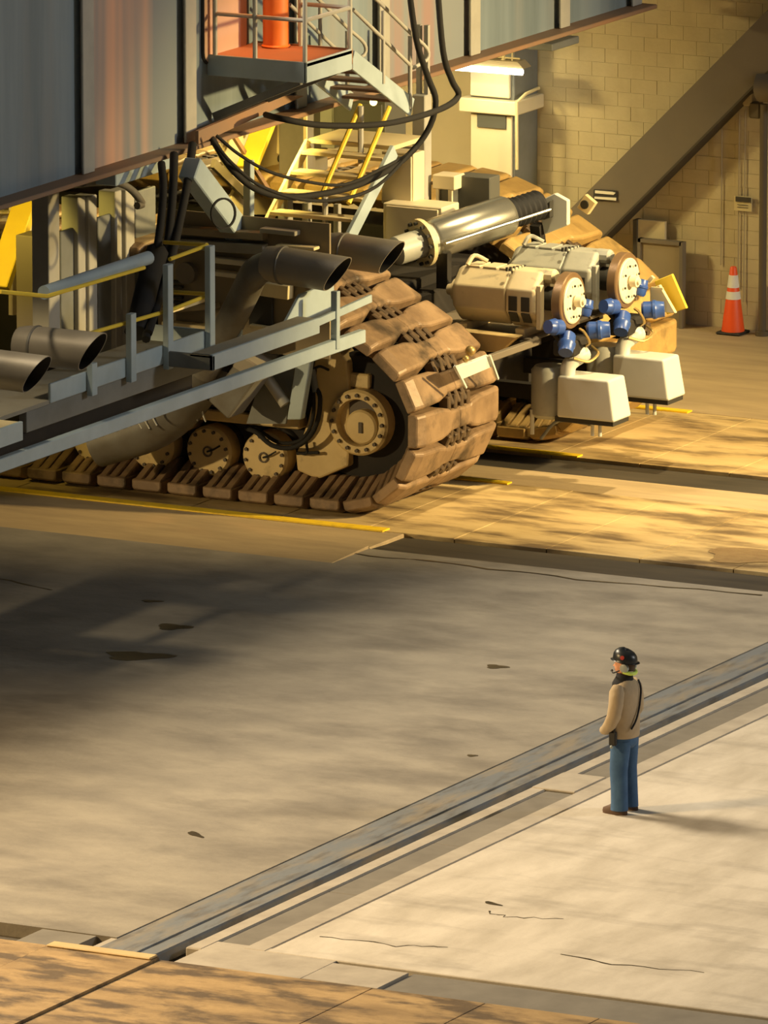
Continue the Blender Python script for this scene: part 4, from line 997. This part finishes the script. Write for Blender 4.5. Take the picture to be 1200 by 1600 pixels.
# main deck with toe board and posts, set back
tz = (-1.15, -2.50, 2.92)[2]
yc = (-1.15, -2.50, 2.92)[1]
MB().box((XB - 0.95, -13.0, tz - 0.25), (XB - 0.02, yc, tz - 0.20)).build('main_deck', 'deck', wk)
MB().box((XB - 0.04, (-1.15, -6.50, 2.92)[1], tz - 0.24), (XB, yc, tz)).build('toe_board', 'blue_steel', wk, 0.008)
MB().box((XB - 0.95, yc - 0.04, tz - 0.22), (XB - 0.02, yc, tz)).build('toe_board', 'blue_steel', wk, 0.008)
MB().box((XB - 0.16, (-1.15, -6.50, 2.72)[1] - 0.5, tz - 0.52), (XB - 0.05, yc + 0.3, tz - 0.26)).build('deck_joist', 'grey_steel', wk, 0.008)
MB().box((XB - 0.5, (-1.15, -7.15, 2.56)[1] - 0.3, tz - 0.80), (XB - 0.3, yc + 0.1, tz - 0.50)).build('shadow_gap_bar', 'dark_steel', wk)  # near-black bar standing in for the shadow gap under the deck
pyx = [(-1.12, -5.55, 2.76)[1], (-1.12, -4.57, 2.75)[1], (-1.12, -3.63, 2.71)[1], (-1.12, -2.55, 2.69)[1]]
rz = (-1.12, -2.54, 3.99)[2]
for k, y in enumerate(pyx):
    MB().box((-1.15, y - 0.065, tz - 0.30), (-1.07, y + 0.065, rz - (0.0, 0.0, 0.0, 0.0)[k] if k == 3 else (rz - 0.06 if k == 2 else tz + 0.55 if k == 1 else tz + 0.10))).build('post', 'blue_steel', wk, 0.006)
for (p, q_) in (((-1.20, -3.42, 3.95), (-1.20, -2.45, 3.97)), ((-2.10, -1.92, 3.85), (-1.20, -2.46, 3.98)), ((-1.20, -5.44, 3.36), (-1.20, -3.38, 3.31)), ((-1.20, -3.38, 3.31), (-1.20, -2.35, 3.34)), ((-2.10, -1.84, 3.21), (-1.20, -2.32, 3.33)),
               ((-1.20, -7.62, 4.23), (-1.20, -6.49, 3.99)), ((-1.20, -6.49, 3.99), (-1.20, -4.07, 3.95))):
    MB().tube(p, q_, 0.026, 8).build('yellow_rail', 'yellow_steel', wk, smooth=40)
MB().tube((-1.35, -6.30, 3.99), (-1.35, -3.69, 4.00), 0.085, 14).build('blue_pipe', 'blue_steel', wk, smooth=40)
MB().box((-2.20, -1.56, 2.92), off((-2.20, -0.60, 2.88), -0.05, 0, 0)).build('rear_kick_plate', 'cream_steel', wk)
# near end deck at the left
lz = (-0.45, -8.40, 2.85)[2]
MB().box((XA - 1.0, -13.0, lz - 0.03), (XA - 0.03, (-0.45, -8.40, 2.85)[1], lz)).build('near_deck', 'cream_steel', wk)
MB().box((XA - 0.05, -13.0, lz - 0.22), (XA, (-0.45, -8.40, 2.85)[1], lz + 0.01)).build('near_channel', 'blue_steel', wk, 0.008)
# bracket leg down to the truck frame
MB().prism([(-1.51, 0.50, 2.08), (-1.29, 0.50, 2.16), (-1.46, 0.50, 1.22), (-1.66, 0.50, 1.20)], (0, 0.12, 0)).build('bracket_leg', 'blue_steel', wk, 0.01)
MB().prism([(-2.07, 0.65, 1.81), (-1.59, 0.65, 2.05), (-1.76, 0.65, 1.11), (-2.33, 0.65, 1.06)], (0, 0.04, 0)).build('gusset_panel', 'grey_steel', wk)
MB().tube((-2.01, 0.50, 1.80), (-1.68, 0.50, 1.40), 0.075, 12).build('bracket_tube', 'stiff', wk, smooth=40)
MB().prism([(-2.10, -0.20, 2.20), (-1.94, -0.20, 2.67), (-1.94, -0.20, 2.26)], (0, 0.04, 0)).build('gusset_fin', 'blue_steel', wk)
MB().prism([(-0.90, -1.06, 2.68), (-0.90, -0.54, 3.06), (-0.90, 0.36, 3.08), (-0.90, 0.36, 2.60), (-0.90, -0.03, 2.61)], (-0.05, 0, 0)).build('end_screen', 'blue_steel', wk, 0.008)

# ------------------------------------------------------------------ exhaust pipes
def exhaust(a, b, r, label, elbow=None, long_=1.0):
    a, b = V(a), V(b)
    ax = (b - a).normalized()
    L = (b - a).length
    root = thing('exhaust_pipe', label, 'pipe', a, 'wide exhaust pipes')
    n = 28
    def slant_ring(c, rr, k):
        out = []
        for p in MB().ring(c, ax, rr, n):
            out.append(p + ax * ((p - V(c)).z * k))
        return out
    m = MB()
    th = 0.012
    rings = [m.ring(a, ax, r * 0.9, n), m.ring(a + ax * 0.12, ax, r, n), m.ring(a + ax * (L * 0.55), ax, r, n), slant_ring(b, r, 0.62)]
    m.loft(rings, cap=False)
    m.loft([m.ring(a, ax, r * 0.9, n), m.ring(a - ax * 0.001, ax, 0.01, n)], cap=False)
    m.loft([slant_ring(b, r, 0.62), slant_ring(b, r - th, 0.62)], cap=False)
    m.build('pipe_shell', 'tube', root, smooth=40)
    m2 = MB()
    m2.loft([slant_ring(b - ax * 0.002, r - th, 0.62), m2.ring(a + ax * (L * 0.4), ax, r - th, n), m2.ring(a + ax * (L * 0.4 - 0.01), ax, 0.01, n)], cap=False)
    m2.build('pipe_lining', 'tube_in', root, smooth=40)
    MB().lathe(a + ax * 0.22, ax, [(r + 0.002, 0), (r + 0.012, 0.01), (r + 0.012, 0.03), (r + 0.002, 0.04)], n).build('weld_band', 'duct', root, smooth=40)
    if elbow:
        MB().path([a + ax * 0.1] + [V(e) for e in elbow], r * 0.8, 16, 4).build('elbow', 'duct', root, smooth=50)
    return root
exhaust((-1.47, -0.40, 3.40), (-0.45, -0.40, 3.34), 0.235, 'grey exhaust pipe with slanted mouth over the walkway end post',
        [(-1.62, -0.40, 3.27), (-1.82, -0.30, 2.99), (-2.08, -0.20, 2.58), (-2.36, -0.10, 2.16), (-2.60, 0.00, 1.83)])
exhaust((-1.38, 1.10, 3.35), (-0.46, 1.10, 3.31), 0.225, 'grey exhaust pipe with slanted mouth just before the steering cylinder',
        [(-1.59, 1.10, 3.15), (-1.72, 1.00, 2.91), (-1.75, 0.80, 2.61), (-1.78, 0.70, 2.35)])
exhaust((-1.52, -6.60, 3.39), (-0.51, -6.60, 3.39), 0.24, 'wide tan exhaust pipe with slanted mouth lying before the walkway toe board')
exhaust((-1.49, -8.20, 3.43), (-0.37, -8.20, 3.40), 0.235, 'wide tan exhaust pipe with slanted mouth at the frame edge before its twin')
# lower duct elbows under the walkway
dk1 = thing('duct_elbow', 'big stained grey duct elbow under the walkway above the shaded hubs', 'duct', (-3.63, 0.20, 1.12))
MB().path([(-2.98, 0.40, 1.56), (-3.21, 0.30, 1.23), (-3.53, 0.20, 0.98), (-4.23, 0.10, 0.71)], 0.30, 20, 5, radii=(0.36, 0.30)).build('duct_shell', 'duct', dk1, smooth=50)
MB().path([(-2.98, 0.40, 1.56), (-2.76, 0.50, 1.90)], 0.30, 20, 1).build('duct_neck', 'duct', dk1, smooth=50)
for k in range(3):
    c = ((-3.45, -0.20, 1.17), (-3.34, -0.20, 1.18), (-3.23, -0.20, 1.23))[k]
    MB().path([off(c, -0.03, 0, 0.12), off(c, -0.01, 0, 0.0), off(c, 0.06, 0, -0.12)], 0.012, 6).build('bright_rib', 'box_white', dk1)
dk2 = thing('duct_elbow', 'grey box duct slanting down under the walkway between elbow and housing', 'duct', (-2.24, 0.40, 1.46))
MB().bar((-1.96, 0.20, 1.92), (-2.39, 0.20, 1.35), 0.42, 0.36, (1, 0, 0)).build('duct_shell', 'duct', dk2, 0.02)
MB().bar((-1.91, 0.20, 2.03), (-2.00, 0.20, 1.84), 0.44, 0.40, (1, 0, 0)).build('duct_collar', 'tube', dk2, 0.02)
for k in range(2):
    c = ((-2.88, 0.30, 1.17), (-2.76, 0.30, 1.17))[k]
    MB().path([off(c, -0.03, 0, 0.10), off(c, 0, 0, 0), off(c, 0.03, 0, -0.06)], 0.012, 6).build('bright_rib', 'box_white', dk2)
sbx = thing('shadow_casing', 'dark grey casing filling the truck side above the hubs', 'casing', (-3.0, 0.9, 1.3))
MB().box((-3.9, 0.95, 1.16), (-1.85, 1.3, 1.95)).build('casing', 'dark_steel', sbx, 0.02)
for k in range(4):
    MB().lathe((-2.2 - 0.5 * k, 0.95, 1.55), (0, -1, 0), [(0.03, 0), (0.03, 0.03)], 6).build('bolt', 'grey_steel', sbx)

# ================================================================== BAY BEHIND: stairs, cabinets, plates
rs = thing('truck_stairs', 'cream steel stairs with yellow rails going down to the truck under the girder', 'stairs', (-2.6, 3.6, 3.0))
Yt, Yb = 4.2, 2.75
LT, RT = V((-3.31, 4.20, 3.99)), V((-2.04, 4.20, 4.22))
LB = V((LT.x, Yb, LT.z - 1.12)); RB = V((RT.x, Yb, RT.z - 1.12))
zt2 = (LT.z + RT.z) / 2
MB().bar((LT.x, Yt, zt2), (LT.x, Yb, zt2 - 1.12), 0.05, 0.16).build('stringer', 'cream_steel', rs, 0.006)
MB().bar((RT.x, Yt, zt2), (RT.x, Yb, zt2 - 1.12), 0.06, 0.20).build('stringer', 'blue_steel', rs, 0.006)
for k in range(5):
    t = (k + 0.5) / 5
    y = Yt + (Yb - Yt) * t; z_ = zt2 - 1.12 * t
    MB().box((LT.x + 0.03, y - 0.12, z_), (RT.x - 0.03, y + 0.14, z_ + 0.05)).build('tread', 'cream_steel', rs, 0.006)
MB().box((LT.x, Yt, zt2), (RT.x, Yt + 0.9, zt2 + 0.06)).build('landing', 'cream_steel', rs, 0.006)
for xx in (LT.x + 0.72, RT.x - 0.12):
    MB().tube((xx, Yt + 0.1, zt2 + 0.55), (xx, Yb + 0.4, zt2 - 0.55), 0.034, 8).build('yellow_rail', 'yellow_steel', rs, smooth=40)
MB().tube((LT.x + 0.78, Yt, zt2 - 0.2), (LT.x + 0.78, Yt, zt2 + 0.55), 0.04, 8).build('rail_post', 'stiff', rs, smooth=40)
MB().tube((LT.x + 0.78, Yb + 0.45, zt2 - 1.1), (LT.x + 0.78, Yb + 0.45, zt2 - 0.5), 0.04, 8).build('rail_post', 'stiff', rs, smooth=40)

def boxthing(name, label, cat, m, a, b, depth, parts=(), group=None, bevel=0.012, hang=0):
    """upright box whose near face has corners a (low left) and b (high right)"""
    a, b = V(a), V(b)
    r = thing(name, label, cat, (a.x, a.y, a.z), group)
    MB().box((a.x, a.y, a.z), (b.x, a.y + depth, b.z)).build('body', m, r, bevel)
    if hang:
        for u in (0.2, 0.8):
            MB().box((a.x + (b.x - a.x) * u - 0.03, a.y + depth / 2, b.z - 0.02), (a.x + (b.x - a.x) * u + 0.03, a.y + depth / 2 + 0.06, hang)).build('hanger', 'stiff', r)
    for nm, mm, u0, v0, u1, v1, pr in parts:
        MB().box((a.x + (b.x - a.x) * u0, a.y - pr, a.z + (b.z - a.z) * v0), (a.x + (b.x - a.x) * u1, a.y + 0.005, a.z + (b.z - a.z) * v1)).build(nm, mm, r, 0.005)
    return r
DP = lambda pr=0.02, m='cabinet': ('door', m, 0.06, 0.06, 0.94, 0.94, pr)
boxthing('equipment_cabinet', 'cream cabinet standing right of the blue stair stringer', 'cabinet', 'cabinet', (-2.59, 4.90, 3.25), (-2.11, 4.90, 3.95), 0.5, [DP()])
boxthing('equipment_cabinet', 'wide cream cabinet low behind the polished cylinder', 'cabinet', 'cabinet', (-2.41, 4.60, 2.80), (-1.54, 4.60, 3.32), 0.5, [DP()])
boxthing('grey_upright', 'grey upright column right of the cream cabinet', 'column', 'stiff', ((-2.29, 5.20, 3.12)[0], 5.2, 2.5), (-2.10, 5.20, 4.68), 0.2, hang=5.6)
boxthing('junction_box', 'small cream box on two legs before the dark recess', 'box', 'cabinet', (-2.04, 5.30, 3.43), (-1.71, 5.30, 3.62), 0.3)
boxthing('box_legs', 'pale frame of two legs under the small cream box', 'frame', 'cabinet_dark', (-2.00, 5.35, 3.16), (-1.76, 5.35, 3.43), 0.2, [('leg', 'cabinet', 0.0, 0, 0.2, 1, 0.03), ('leg', 'cabinet', 0.75, 0, 1.0, 1, 0.03)])
boxthing('dark_recess_box', 'dark open locker under the far track crest', 'locker', 'cabinet_dark', (-1.80, 5.50, 3.12), (-1.29, 5.50, 3.60), 0.3)
boxthing('equipment_cabinet', 'grey tall cabinet hanging under the girder left of the stairs', 'cabinet', 'strip_grey', (-4.82, 6.20, 3.27), (-4.39, 6.20, 4.27), 0.6, [('edge_trim', 'cream_steel', 0.9, 0, 1.02, 1, 0.03)], hang=5.6)
boxthing('equipment_cabinet', 'pale grey cabinet hanging behind the stair top', 'cabinet', 'motor_grey', (-4.54, 6.60, 3.60), (-4.19, 6.60, 4.32), 0.6, [DP(0.02, 'motor_grey')], hang=5.6)
boxthing('control_locker', 'dark locker under the landing behind the stair rails', 'locker', 'cabinet_dark', (-4.10, 6.40, 3.73), (-3.31, 6.40, 4.33), 0.6, [DP(0.02, 'cabinet_dark')], hang=5.6)
tag(MB().ball((-3.23, 5.90, 4.41), 0.05).build('lit_bulb', 'bulb', smooth=60), 'small lit yellow bulb under the landing', 'bulb')
# bright bracket plates
yp = thing('bracket_plate', 'bright yellow gusset plates hanging under the girder left of the stairs', 'bracket', (-4.60, 4.79, 3.60))
MB().prism([(-5.20, 5.01, 3.91), (-5.20, 7.00, 3.92), (-5.20, 6.99, 2.87), (-5.20, 6.62, 2.62), (-5.20, 6.17, 2.69), (-5.20, 5.86, 3.05)], (-0.06, 0, 0)).build('back_plate', 'cream_steel', yp)
MB().bar((-4.70, 5.64, 4.11), (-4.70, 5.08, 3.53), 0.08, 0.30, (1, 0, 0)).build('slanting_plate', 'yellow_steel', yp, 0.01)
MB().prism([(-4.90, 4.98, 3.10), (-4.90, 5.20, 3.28), (-4.90, 5.41, 3.03), (-4.90, 5.41, 2.71)], (-0.05, 0, 0)).build('fin_plate', 'cream_steel', yp)
MB().bar((-4.80, 4.81, 4.06), (-4.80, 6.24, 2.76), 0.05, 0.06).build('tie_rod', 'girder_rust', yp)
MB().bar((-4.80, 4.32, 3.70), (-4.80, 5.23, 3.13), 0.06, 0.12).build('tie_rod', 'brace', yp)
MB().bar((-5.00, 6.57, 4.00), (-5.00, 6.56, 3.48), 0.05, 0.06).build('edge_bar', 'cream_steel', yp)
MB().lathe((-5.10, 5.93, 3.84), (1, 0, 0), [(0.04, 0), (0.04, 0.06)], 10).lathe((-5.10, 6.73, 3.38), (1, 0, 0), [(0.05, 0), (0.05, 0.06)], 10).build('bolt', 'slot', yp)
# machinery panel with cream framing before the top run of the near track
mp_ = thing('machinery_panel', 'brown machinery panel with cream cross beams behind the walkway posts and pipe elbows', 'panel', (-2.08, 0.45, 2.47))
a_, b_ = (-3.51, 0.50, 2.17), (-0.90, 0.50, 3.80)
MB().box((a_[0], 0.46, 2.05), (b_[0] - 0.12, 0.50, (-2.10, 0.50, 3.80)[2])).build('back_plate', 'board', mp_)
for (x0, y0), (x1, y1), h_, m_ in (((255, 352), (420, 362), 0.10, 'board'), ((255, 373), (420, 382), 0.13, 'deck'), ((330, 398), (395, 404), 0.07, 'cabinet'), ((330, 418), (385, 424), 0.06, 'cabinet'),
                              ((262, 505), (345, 512), 0.16, 'cream_steel'), ((262, 478), (345, 470), 0.08, 'board'), ((400, 440), (460, 448), 0.18, 'cream_steel'), ((400, 500), (460, 508), 0.05, 'cream_steel'),
                              ((415, 352), (470, 357), 0.06, 'deck'), ((440, 376), (500, 380), 0.04, 'cream_steel')):
    MB().bar(V(P_at(x0, y0)), V(P_at(x1, y1)), 0.16, h_).build('cross_beam', m_, mp_, 0.008)
MB().box(V(P_at(395, 500)), V(P_at(430, 455)) + V((0, 0.06, 0))).build('dark_bay', 'slot', mp_)
for k in range(6):
    p_ = V(P_at(268, 436 + 8 * k))
    MB().box(p_, p_ + V((0.20, 0.05, 0.03))).build('louvre', 'slot', mp_)
MB().tube(V(P_at(300, 420)), V(P_at(300, 420)) + V((0, -0.1, 0)), 0.14, 16).build('round_cover', 'brace', mp_, smooth=40)
for k, (x0, y0, x1, y1) in enumerate(((0, 0, 0, 0),) * 3):
    a_ = ((-3.33, 3.60, 3.54), (-3.17, 3.90, 3.37), (-2.72, 3.90, 3.39))[k]
    b_ = ((-3.33, 3.60, 2.82), (-3.17, 3.90, 2.90), (-2.72, 3.90, 2.93))[k]
    b_ = (b_[0], b_[1], 2.5)
    o = MB().bar(a_, b_, (0.15, 0.10, 0.08)[k]).build('rail_upright', 'stiff', None, 0.008)
    tag(o, ('thick grey upright at the foot of the truck stairs', 'thinner grey upright beside the thick one under the stairs', 'slim grey upright under the yellow stair rail')[k], 'post', 'grey uprights under the stairs')

# ================================================================== PERSON
def build_person(px_, py_):
    B = V((px_, py_, 0))
    F = V((-1, 0.04, 0)).normalized()       # facing
    Lf = V((0.04 * -1, -1, 0)).normalized()  # his left
    def P(f, l, z): return B + F * f + Lf * l + V((0, 0, z))
    def skin_obj(name, chain, m, parent, sub=2):
        """chain: list of (points, radii) polylines; first point of later chains may name a vertex index"""
        verts, edges, rad = [], [], []
        for pts, rr, root in chain:
            prev = root
            for p, r in zip(pts, rr):
                verts.append(tuple(p)); rad.append(r)
                i = len(verts) - 1
                if prev is not None: edges.append((prev, i))
                prev = i
        org = V((0, 0, 0)); q = parent
        while q: org += q.location; q = q.parent
        me = bpy.data.meshes.new(name)
        me.from_pydata([tuple(V(p) - org) for p in verts], edges, [])
        o = bpy.data.objects.new(name, me); COL.objects.link(o)
        if parent: o.parent = parent
        sk = o.modifiers.new('skin', 'SKIN'); sk.use_smooth_shade = True
        for i, r in enumerate(rad):
            sv = me.skin_vertices[0].data[i]
            sv.radius = r if isinstance(r, tuple) else (r, r)
            sv.use_root = (i == 0)
        sb = o.modifiers.new('sub', 'SUBSURF'); sb.levels = sub; sb.render_levels = sub
        me.materials.append(M[m])
        return o
    # ---- body: one surface with head, neck, trunk, arms, hands, legs
    ch = []
    trunk = [P(0, 0, 0.98), P(0.01, 0, 1.15), P(0.0, 0, 1.35), P(-0.01, 0, 1.47), P(0.01, 0, 1.56)]
    ch.append((trunk, [0.115, 0.105, 0.11, 0.07, 0.055], None))
    n = len(trunk)
    def limb(pts, rr, root):
        nonlocal n
        ch.append((pts, rr, root)); i = n; n += len(pts); return i + len(pts) - 1
    for s in (1, -1):
        hand0 = limb([P(-0.015, 0.165 * s, 1.40), P(-0.015, 0.255 * s, 1.13), P(0.15, 0.18 * s, 0.955), P(0.215, 0.085 * s, 0.93)], [0.045, 0.042, 0.032, 0.028], 3)
        for k, (dz, ln) in enumerate(((0.03, 0.065), (0.01, 0.075), (-0.012, 0.07), (-0.032, 0.055))):
            limb([P(0.235, 0.05 * s, 0.93 + dz), P(0.255, (0.05 - ln * 0.6) * s, 0.92 + dz), P(0.242, (0.05 - ln) * s, 0.91 + dz)], [0.010, 0.009, 0.008], hand0)
        limb([P(0.205, 0.07 * s, 0.97), P(0.22, 0.03 * s, 0.99)], [0.012, 0.010], hand0)
        limb([P(0, 0.10 * s, 0.90), P(0.01, 0.115 * s, 0.50), P(-0.02, 0.12 * s, 0.10), P(0.10, 0.13 * s, 0.05)], [0.085, 0.06, 0.045, 0.04], 0)
    body = skin_obj('person', ch, 'skin', None, 1)
    tag(body, 'person in a tan jacket, jeans and black hard hat standing on the pale floor', 'person')
    # head: sculpted rings
    hd = MB()
    hz0 = 1.555
    prof = [(0.00, 0.050, 0.055, 0.0), (0.02, 0.062, 0.062, 0.015), (0.05, 0.078, 0.066, 0.02), (0.09, 0.092, 0.072, 0.015), (0.13, 0.098, 0.076, 0.006), (0.17, 0.100, 0.077, 0.0), (0.21, 0.090, 0.070, -0.006), (0.24, 0.062, 0.05, -0.01), (0.255, 0.02, 0.02, -0.01)]
    prof = [(z, a * 1.1, b_ * 1.1, c_ + 0.006) for z, a, b_, c_ in prof]
    rings = []
    for z, a, b_, c_ in prof:
        rings.append([P(c_ + a * math.cos(2 * PI * k / 20), b_ * math.sin(2 * PI * k / 20), hz0 + z) for k in range(20)])
    hd.loft(rings)
    hd.loft([[P(0.10, -0.008, hz0 + 0.14), P(0.10, 0.008, hz0 + 0.14), P(0.118, 0, hz0 + 0.14)], [P(0.10, -0.019, hz0 + 0.085), P(0.10, 0.019, hz0 + 0.085), P(0.150, 0, hz0 + 0.09)]])
    hd.build('head', 'skin', body, smooth=60)
    for s in (1, -1):
        MB().ball(P(0.100, 0.034 * s, hz0 + 0.128), 0.013, 8, 6).build('eye', 'box_white', body, smooth=60)
        MB().ball(P(0.0, 0.078 * s, hz0 + 0.115), 0.03, 8, 6, (0.8, 0.4, 1.1)).build('ear', 'skin', body, smooth=60)
    MB().tube(P(0.108, -0.024, hz0 + 0.058), P(0.108, 0.024, hz0 + 0.058), 0.007, 6).build('mouth', 'red', body)
    hr_ = MB()
    hr_.loft([[P(-0.02 + 0.10 * math.cos(t), 0.081 * math.sin(t), hz0 + z) for t in [PI / 2 + PI * k / 10 for k in range(11)]] +
              [P(-0.02 + 0.07 * math.cos(t), 0.06 * math.sin(t), hz0 + z) for t in [3 * PI / 2 - PI * k / 10 for k in range(11)]] for z in (0.06, 0.17)])
    hr_.build('hair', 'hair', body, smooth=50)
    # ---- jacket: rings of an oval trunk, sleeves separate shells joined in the same part
    jk = MB()
    rings = []
    for z, a, b_, c_ in ((0.865, 0.150, 0.185, 0.0), (0.88, 0.158, 0.195, 0.0), (0.95, 0.168, 0.205, 0.005), (1.08, 0.165, 0.205, 0.005), (1.22, 0.158, 0.212, 0.0), (1.34, 0.148, 0.215, -0.01), (1.42, 0.130, 0.205, -0.015), (1.475, 0.105, 0.165, -0.015), (1.515, 0.085, 0.105, -0.005), (1.53, 0.075, 0.085, 0.0)):
        rings.append([P(c_ + a * math.cos(2 * PI * k / 24) * (1 + 0.02 * math.sin(5 * k + z * 30)), b_ * math.sin(2 * PI * k / 24), z) for k in range(24)])
    jk.loft(rings)
    J = jk.build('jacket', 'jacket', body, smooth=60)
    for s in (1, -1):
        sl = MB()
        pts = [P(-0.005, 0.165 * s, 1.455), P(-0.012, 0.205 * s, 1.40), P(-0.02, 0.24 * s, 1.27), P(-0.01, 0.268 * s, 1.14), P(0.045, 0.255 * s, 1.04), P(0.12, 0.205 * s, 0.965), P(0.19, 0.125 * s, 0.935)]
        rr = [0.062, 0.085, 0.082, 0.078, 0.072, 0.062, 0.052]
        rg = []
        u = V((1, 0, 0))
        for i, p in enumerate(pts):
            d_ = (pts[min(i + 1, len(pts) - 1)] - pts[max(i - 1, 0)]).normalized()
            rg.append(sl.ring(p, d_, rr[i], 14, F))
        sl.loft(rg)
        sl.build('sleeve', 'jacket', J, smooth=60)
    cl = MB()
    cl.loft([[P(0.0 + a * math.cos(2 * PI * k / 20), b_ * math.sin(2 * PI * k / 20), z + 0.02 * math.cos(2 * PI * k / 20)) for k in range(20)]
             for z, a, b_ in ((1.41, 0.140, 0.150), (1.46, 0.130, 0.168), (1.49, 0.114, 0.148), (1.525, 0.096, 0.108), (1.575, 0.088, 0.092), (1.575, 0.070, 0.072))])
    cl.build('collar', 'collar', J, smooth=60)
    tag(J.children[-1], 'black collar')
    # strap across the back
    MB().path([P(-0.10, -0.13, 1.49), P(-0.155, -0.09, 1.40), P(-0.175, -0.02, 1.22), P(-0.178, 0.06, 1.08), P(-0.15, 0.12, 0.98)], 0.011, 6).build('strap', 'collar', body, smooth=50)
    # belt radio at the left hip
    rd = MB().box(P(-0.02, 0.20, 0.80), P(0.06, 0.26, 0.95)).build('radio', 'rubber', body, 0.01)
    MB().tube(P(0.0, 0.235, 0.94), P(0.0, 0.235, 1.03), 0.012, 8).build('antenna', 'rubber', rd)
    MB().ball(P(0.02, 0.262, 0.79), 0.02, 8, 6).build('clip', 'muff', rd)
    # ---- jeans
    jn = MB()
    def oval(c, a, b_, z): return [P(c[0] + a * math.cos(2 * PI * k / 20), c[1] + b_ * math.sin(2 * PI * k / 20), z) for k in range(20)]
    jn.loft([oval((0, 0), 0.135, 0.172, 0.93), oval((-0.005, 0), 0.142, 0.178, 0.86), oval((-0.01, 0), 0.138, 0.178, 0.80), oval((-0.005, 0), 0.10, 0.14, 0.745)])
    J2 = jn.build('jeans', 'denim', body, smooth=60)
    for s in (1, -1):
        lg_ = MB()
        lg_.loft([oval((0, 0.09 * s), 0.125, 0.09, 0.83), oval((0.0, 0.095 * s), 0.115, 0.092, 0.72), oval((0.012, 0.108 * s), 0.104, 0.09, 0.50), oval((0.0, 0.115 * s), 0.098, 0.086, 0.30), oval((-0.006, 0.12 * s), 0.098, 0.086, 0.12), oval((-0.004, 0.12 * s), 0.104, 0.09, 0.05)])
        lg_.build('trouser_leg', 'denim', J2, smooth=60)
    # ---- boots
    for s in (1, -1):
        bt = MB()
        def so(f0, f1, w_, z): 
            return [P((f0 + f1) / 2 + (f1 - f0) / 2 * math.cos(2 * PI * k / 16), 0.125 * s + w_ * math.sin(2 * PI * k / 16), z) for k in range(16)]
        bt.loft([so(-0.11, 0.20, 0.054, 0.002), so(-0.112, 0.205, 0.056, 0.025), so(-0.105, 0.195, 0.052, 0.06), so(-0.10, 0.12, 0.048, 0.095), so(-0.09, 0.06, 0.045, 0.13)])
        bt.build('boot', 'leather', body, smooth=50)
    # ---- hard hat
    hh = MB()
    hp = [(0.172, 0.132, 0.162), (0.140, 0.126, 0.168), (0.141, 0.126, 0.195), (0.134, 0.120, 0.232), (0.113, 0.102, 0.266), (0.078, 0.070, 0.288), (0.035, 0.03, 0.298), (0.005, 0.005, 0.299)]
    hh.loft([[P(-0.005 + a * math.cos(2 * PI * k / 24), b_ * math.sin(2 * PI * k / 24), hz0 + z + 0.02 * math.cos(2 * PI * k / 24)) for k in range(24)] for a, b_, z in hp])
    H_ = hh.build('hard_hat', 'helmet', body, smooth=50)
    MB().lathe(P(-0.03, 0.116, hz0 + 0.22), Lf - F * 0.25 + V((0, 0, 0.35)), [(0.024, -0.01), (0.024, 0.006), (0, 0.007)], 12).build('sticker', 'red', H_)
    MB().box(P(-0.125, -0.02, hz0 + 0.16), P(-0.115, 0.02, hz0 + 0.19)).build('sticker', 'muff', H_)
    # ---- ear defenders, neck band, microphone
    for s in (1, -1):
        MB().lathe(P(-0.045, 0.078 * s, hz0 + 0.10), Lf * s, [(0.05, 0), (0.053, 0.012), (0.048, 0.035), (0.03, 0.044), (0, 0.046)], 18).build('ear_cup', 'muff', body, smooth=40)
    MB().path([P(-0.03, 0.10, hz0 + 0.06), P(-0.10, 0.07, hz0 + 0.04), P(-0.125, 0, hz0 + 0.035), P(-0.10, -0.07, hz0 + 0.04), P(-0.03, -0.10, hz0 + 0.06)], 0.022, 8).build('neck_band', 'neon', body, smooth=50)
    MB().path([P(0.01, 0.112, hz0 + 0.07), P(0.09, 0.10, hz0 + 0.035), P(0.14, 0.04, hz0 + 0.04)], 0.008, 6).ball(P(0.145, 0.03, hz0 + 0.042), 0.015, 8, 6).build('microphone', 'rubber', body, smooth=50)
    return body
build_person(9.32, -12.14)
